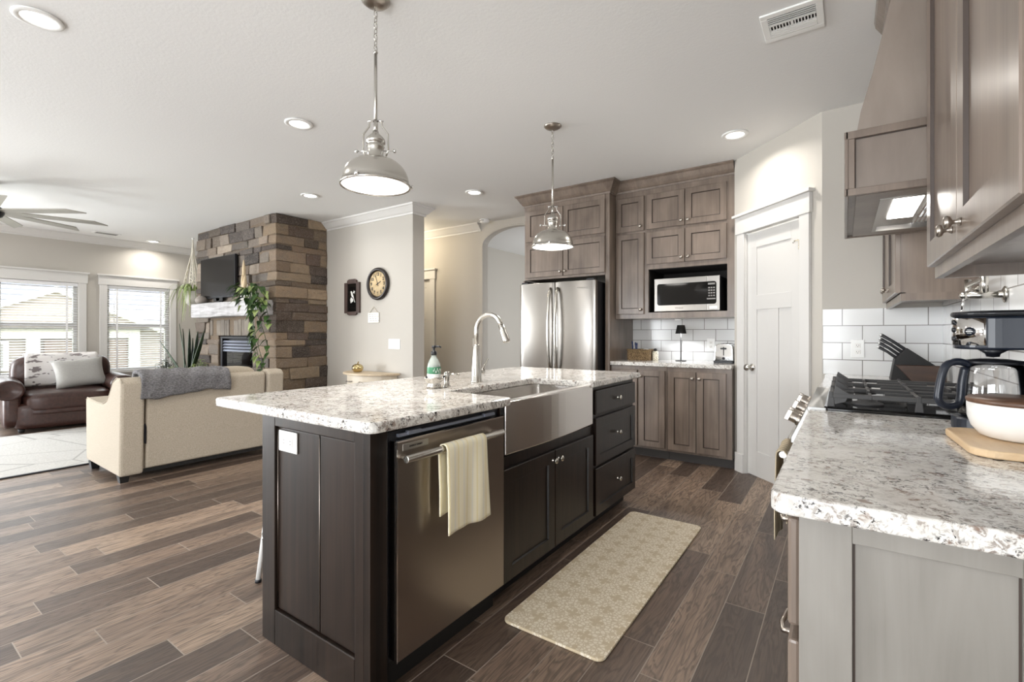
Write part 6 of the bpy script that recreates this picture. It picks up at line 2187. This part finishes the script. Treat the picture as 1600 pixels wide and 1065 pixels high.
def bushy(name, label, c, h, r, n, mt, L=0.06, W=0.035):
    t = thing(name, label, 'plant', c)
    bm = new(); lathe(bm, [(0, c[2]), (0.05, c[2]), (0.07, c[2]+0.11), (0.072, c[2]+0.12), (0.062, c[2]+0.12), (0, c[2]+0.10)], (c[0], c[1], 0), 18); finish('pot', bm, 'pot_grey', t)
    fo, st_ = new(), new()
    for k in range(n):
        a = rnd.uniform(0, 2*pi); e = rnd.uniform(0.1, 1.0)
        tip = Vector((c[0]+r*e*cos(a), c[1]+r*e*sin(a), c[2]+0.12+h*(1-0.45*e*e)*rnd.uniform(0.6, 1.0)))
        tube(st_, [(c[0], c[1], c[2]+0.1), (c[0]+r*0.3*e*cos(a), c[1]+r*0.3*e*sin(a), c[2]+0.12+(tip.z-c[2]-0.12)*0.6), tip], 0.0025, 5)
        for q in range(5):
            b = rnd.uniform(0, 2*pi)
            leaf(fo, tip-Vector((0, 0, 0.02*q)), (cos(b), sin(b), 0.2), (0, 0, 1), L*rnd.uniform(0.7, 1.2), W, droop=0.3)
    finish('foliage', fo, mt, t, normals=False)
    finish('stem', st_, mt, t)
    return t
bushy('small_plant', 'small dark leafy plant left of the snake plant', (-7.62, 2.66, 0.421), 0.36, 0.12, 16, 'leaf_dark')
bushy('small_plant', 'pale green bushy plant right of the snake plant', (-6.84, 2.74, 0.421), 0.32, 0.13, 20, 'leaf_light')
bushy('small_plant', 'bright green low plant just in front of the snake plant', (-7.36, 2.66, 0.421), 0.22, 0.10, 14, 'leaf_light')

# hanging spider plant in a macrame holder beside the chimney
hx, hy = -8.55, 3.34
t = thing('hanging_plant', 'spider plant in a white macrame hanger beside the chimney', 'hanging plant', (hx, hy, 1.62))
bm = new()
for k in range(4):
    a = pi/4+k*pi/2
    d = Vector((cos(a), sin(a), 0))
    tube(bm, [Vector((hx, hy, H-0.02)), Vector((hx, hy, 2.50))+d*0.012, Vector((hx, hy, 2.1))+d*0.09, Vector((hx, hy, 1.86))+d*0.135, Vector((hx, hy, 1.68))+d*0.10, Vector((hx, hy, 1.60))], 0.009, 8)
    d2 = Vector((cos(a+0.5), sin(a+0.5), 0))
    tube(bm, [Vector((hx, hy, H-0.04)), Vector((hx, hy, 2.45))+d2*0.02, Vector((hx, hy, 2.05))+d2*0.11, Vector((hx, hy, 1.86))+d*0.135], 0.007, 8)
    for q in range(3):
        tube(bm, [Vector((hx, hy, 2.30-0.12*q))+d*(0.05+0.028*q), Vector((hx, hy, 2.26-0.12*q))+d2*(0.06+0.026*q), Vector((hx, hy, 2.22-0.12*q))+d*(0.07+0.028*q)], 0.006, 6)
tube(bm, [(hx, hy, 1.62), (hx, hy, 1.48)], [0.02, 0.028], 10)
finish('macrame_hanger', bm, 'macrame', t)
bm = new(); lathe(bm, [(0, 1.64), (0.07, 1.64), (0.115, 1.74), (0.125, 1.86), (0.11, 1.86), (0.10, 1.80), (0, 1.79)], (hx, hy, 0), 24); finish('pot', bm, 'pot_white', t)
bm = new()
for k in range(90):
    a = rnd.uniform(0, 2*pi)
    r = rnd.uniform(0.16, 0.42)
    dr_ = rnd.uniform(0.1, 0.62)
    d = Vector((cos(a), sin(a), 0))
    if hy+d.y*r > 3.9:
        r = 0.5*r
    if d.x > 0:
        r *= 0.6
    s_ = Vector((-sin(a), cos(a), 0))
    rows = []
    for i in range(7):
        q = i/6
        c = Vector((hx, hy, 1.84))+d*(0.06+r*q**0.8)+Vector((0, 0, 0.16*sin(pi*min(1, q*1.2)*0.8)-dr_*q*q))
        w = 0.012*(1-q*0.9)
        rows.append([bm.verts.new(c+s_*w*e) for e in (-1, 1)])
    for A, B in zip(rows, rows[1:]):
        f = bm.faces.new((A[0], A[1], B[1], B[0])); f.smooth = True
finish('foliage', bm, 'leaf_light', t, normals=False)
bm = new(); lathe(bm, [(0, H-0.025), (0.008, H-0.025), (0.02, H-0.004), (0.02, H-0.0005), (0, H-0.0005)], (hx, hy, 0), 12); finish('hook', bm, 'white_plastic', t)
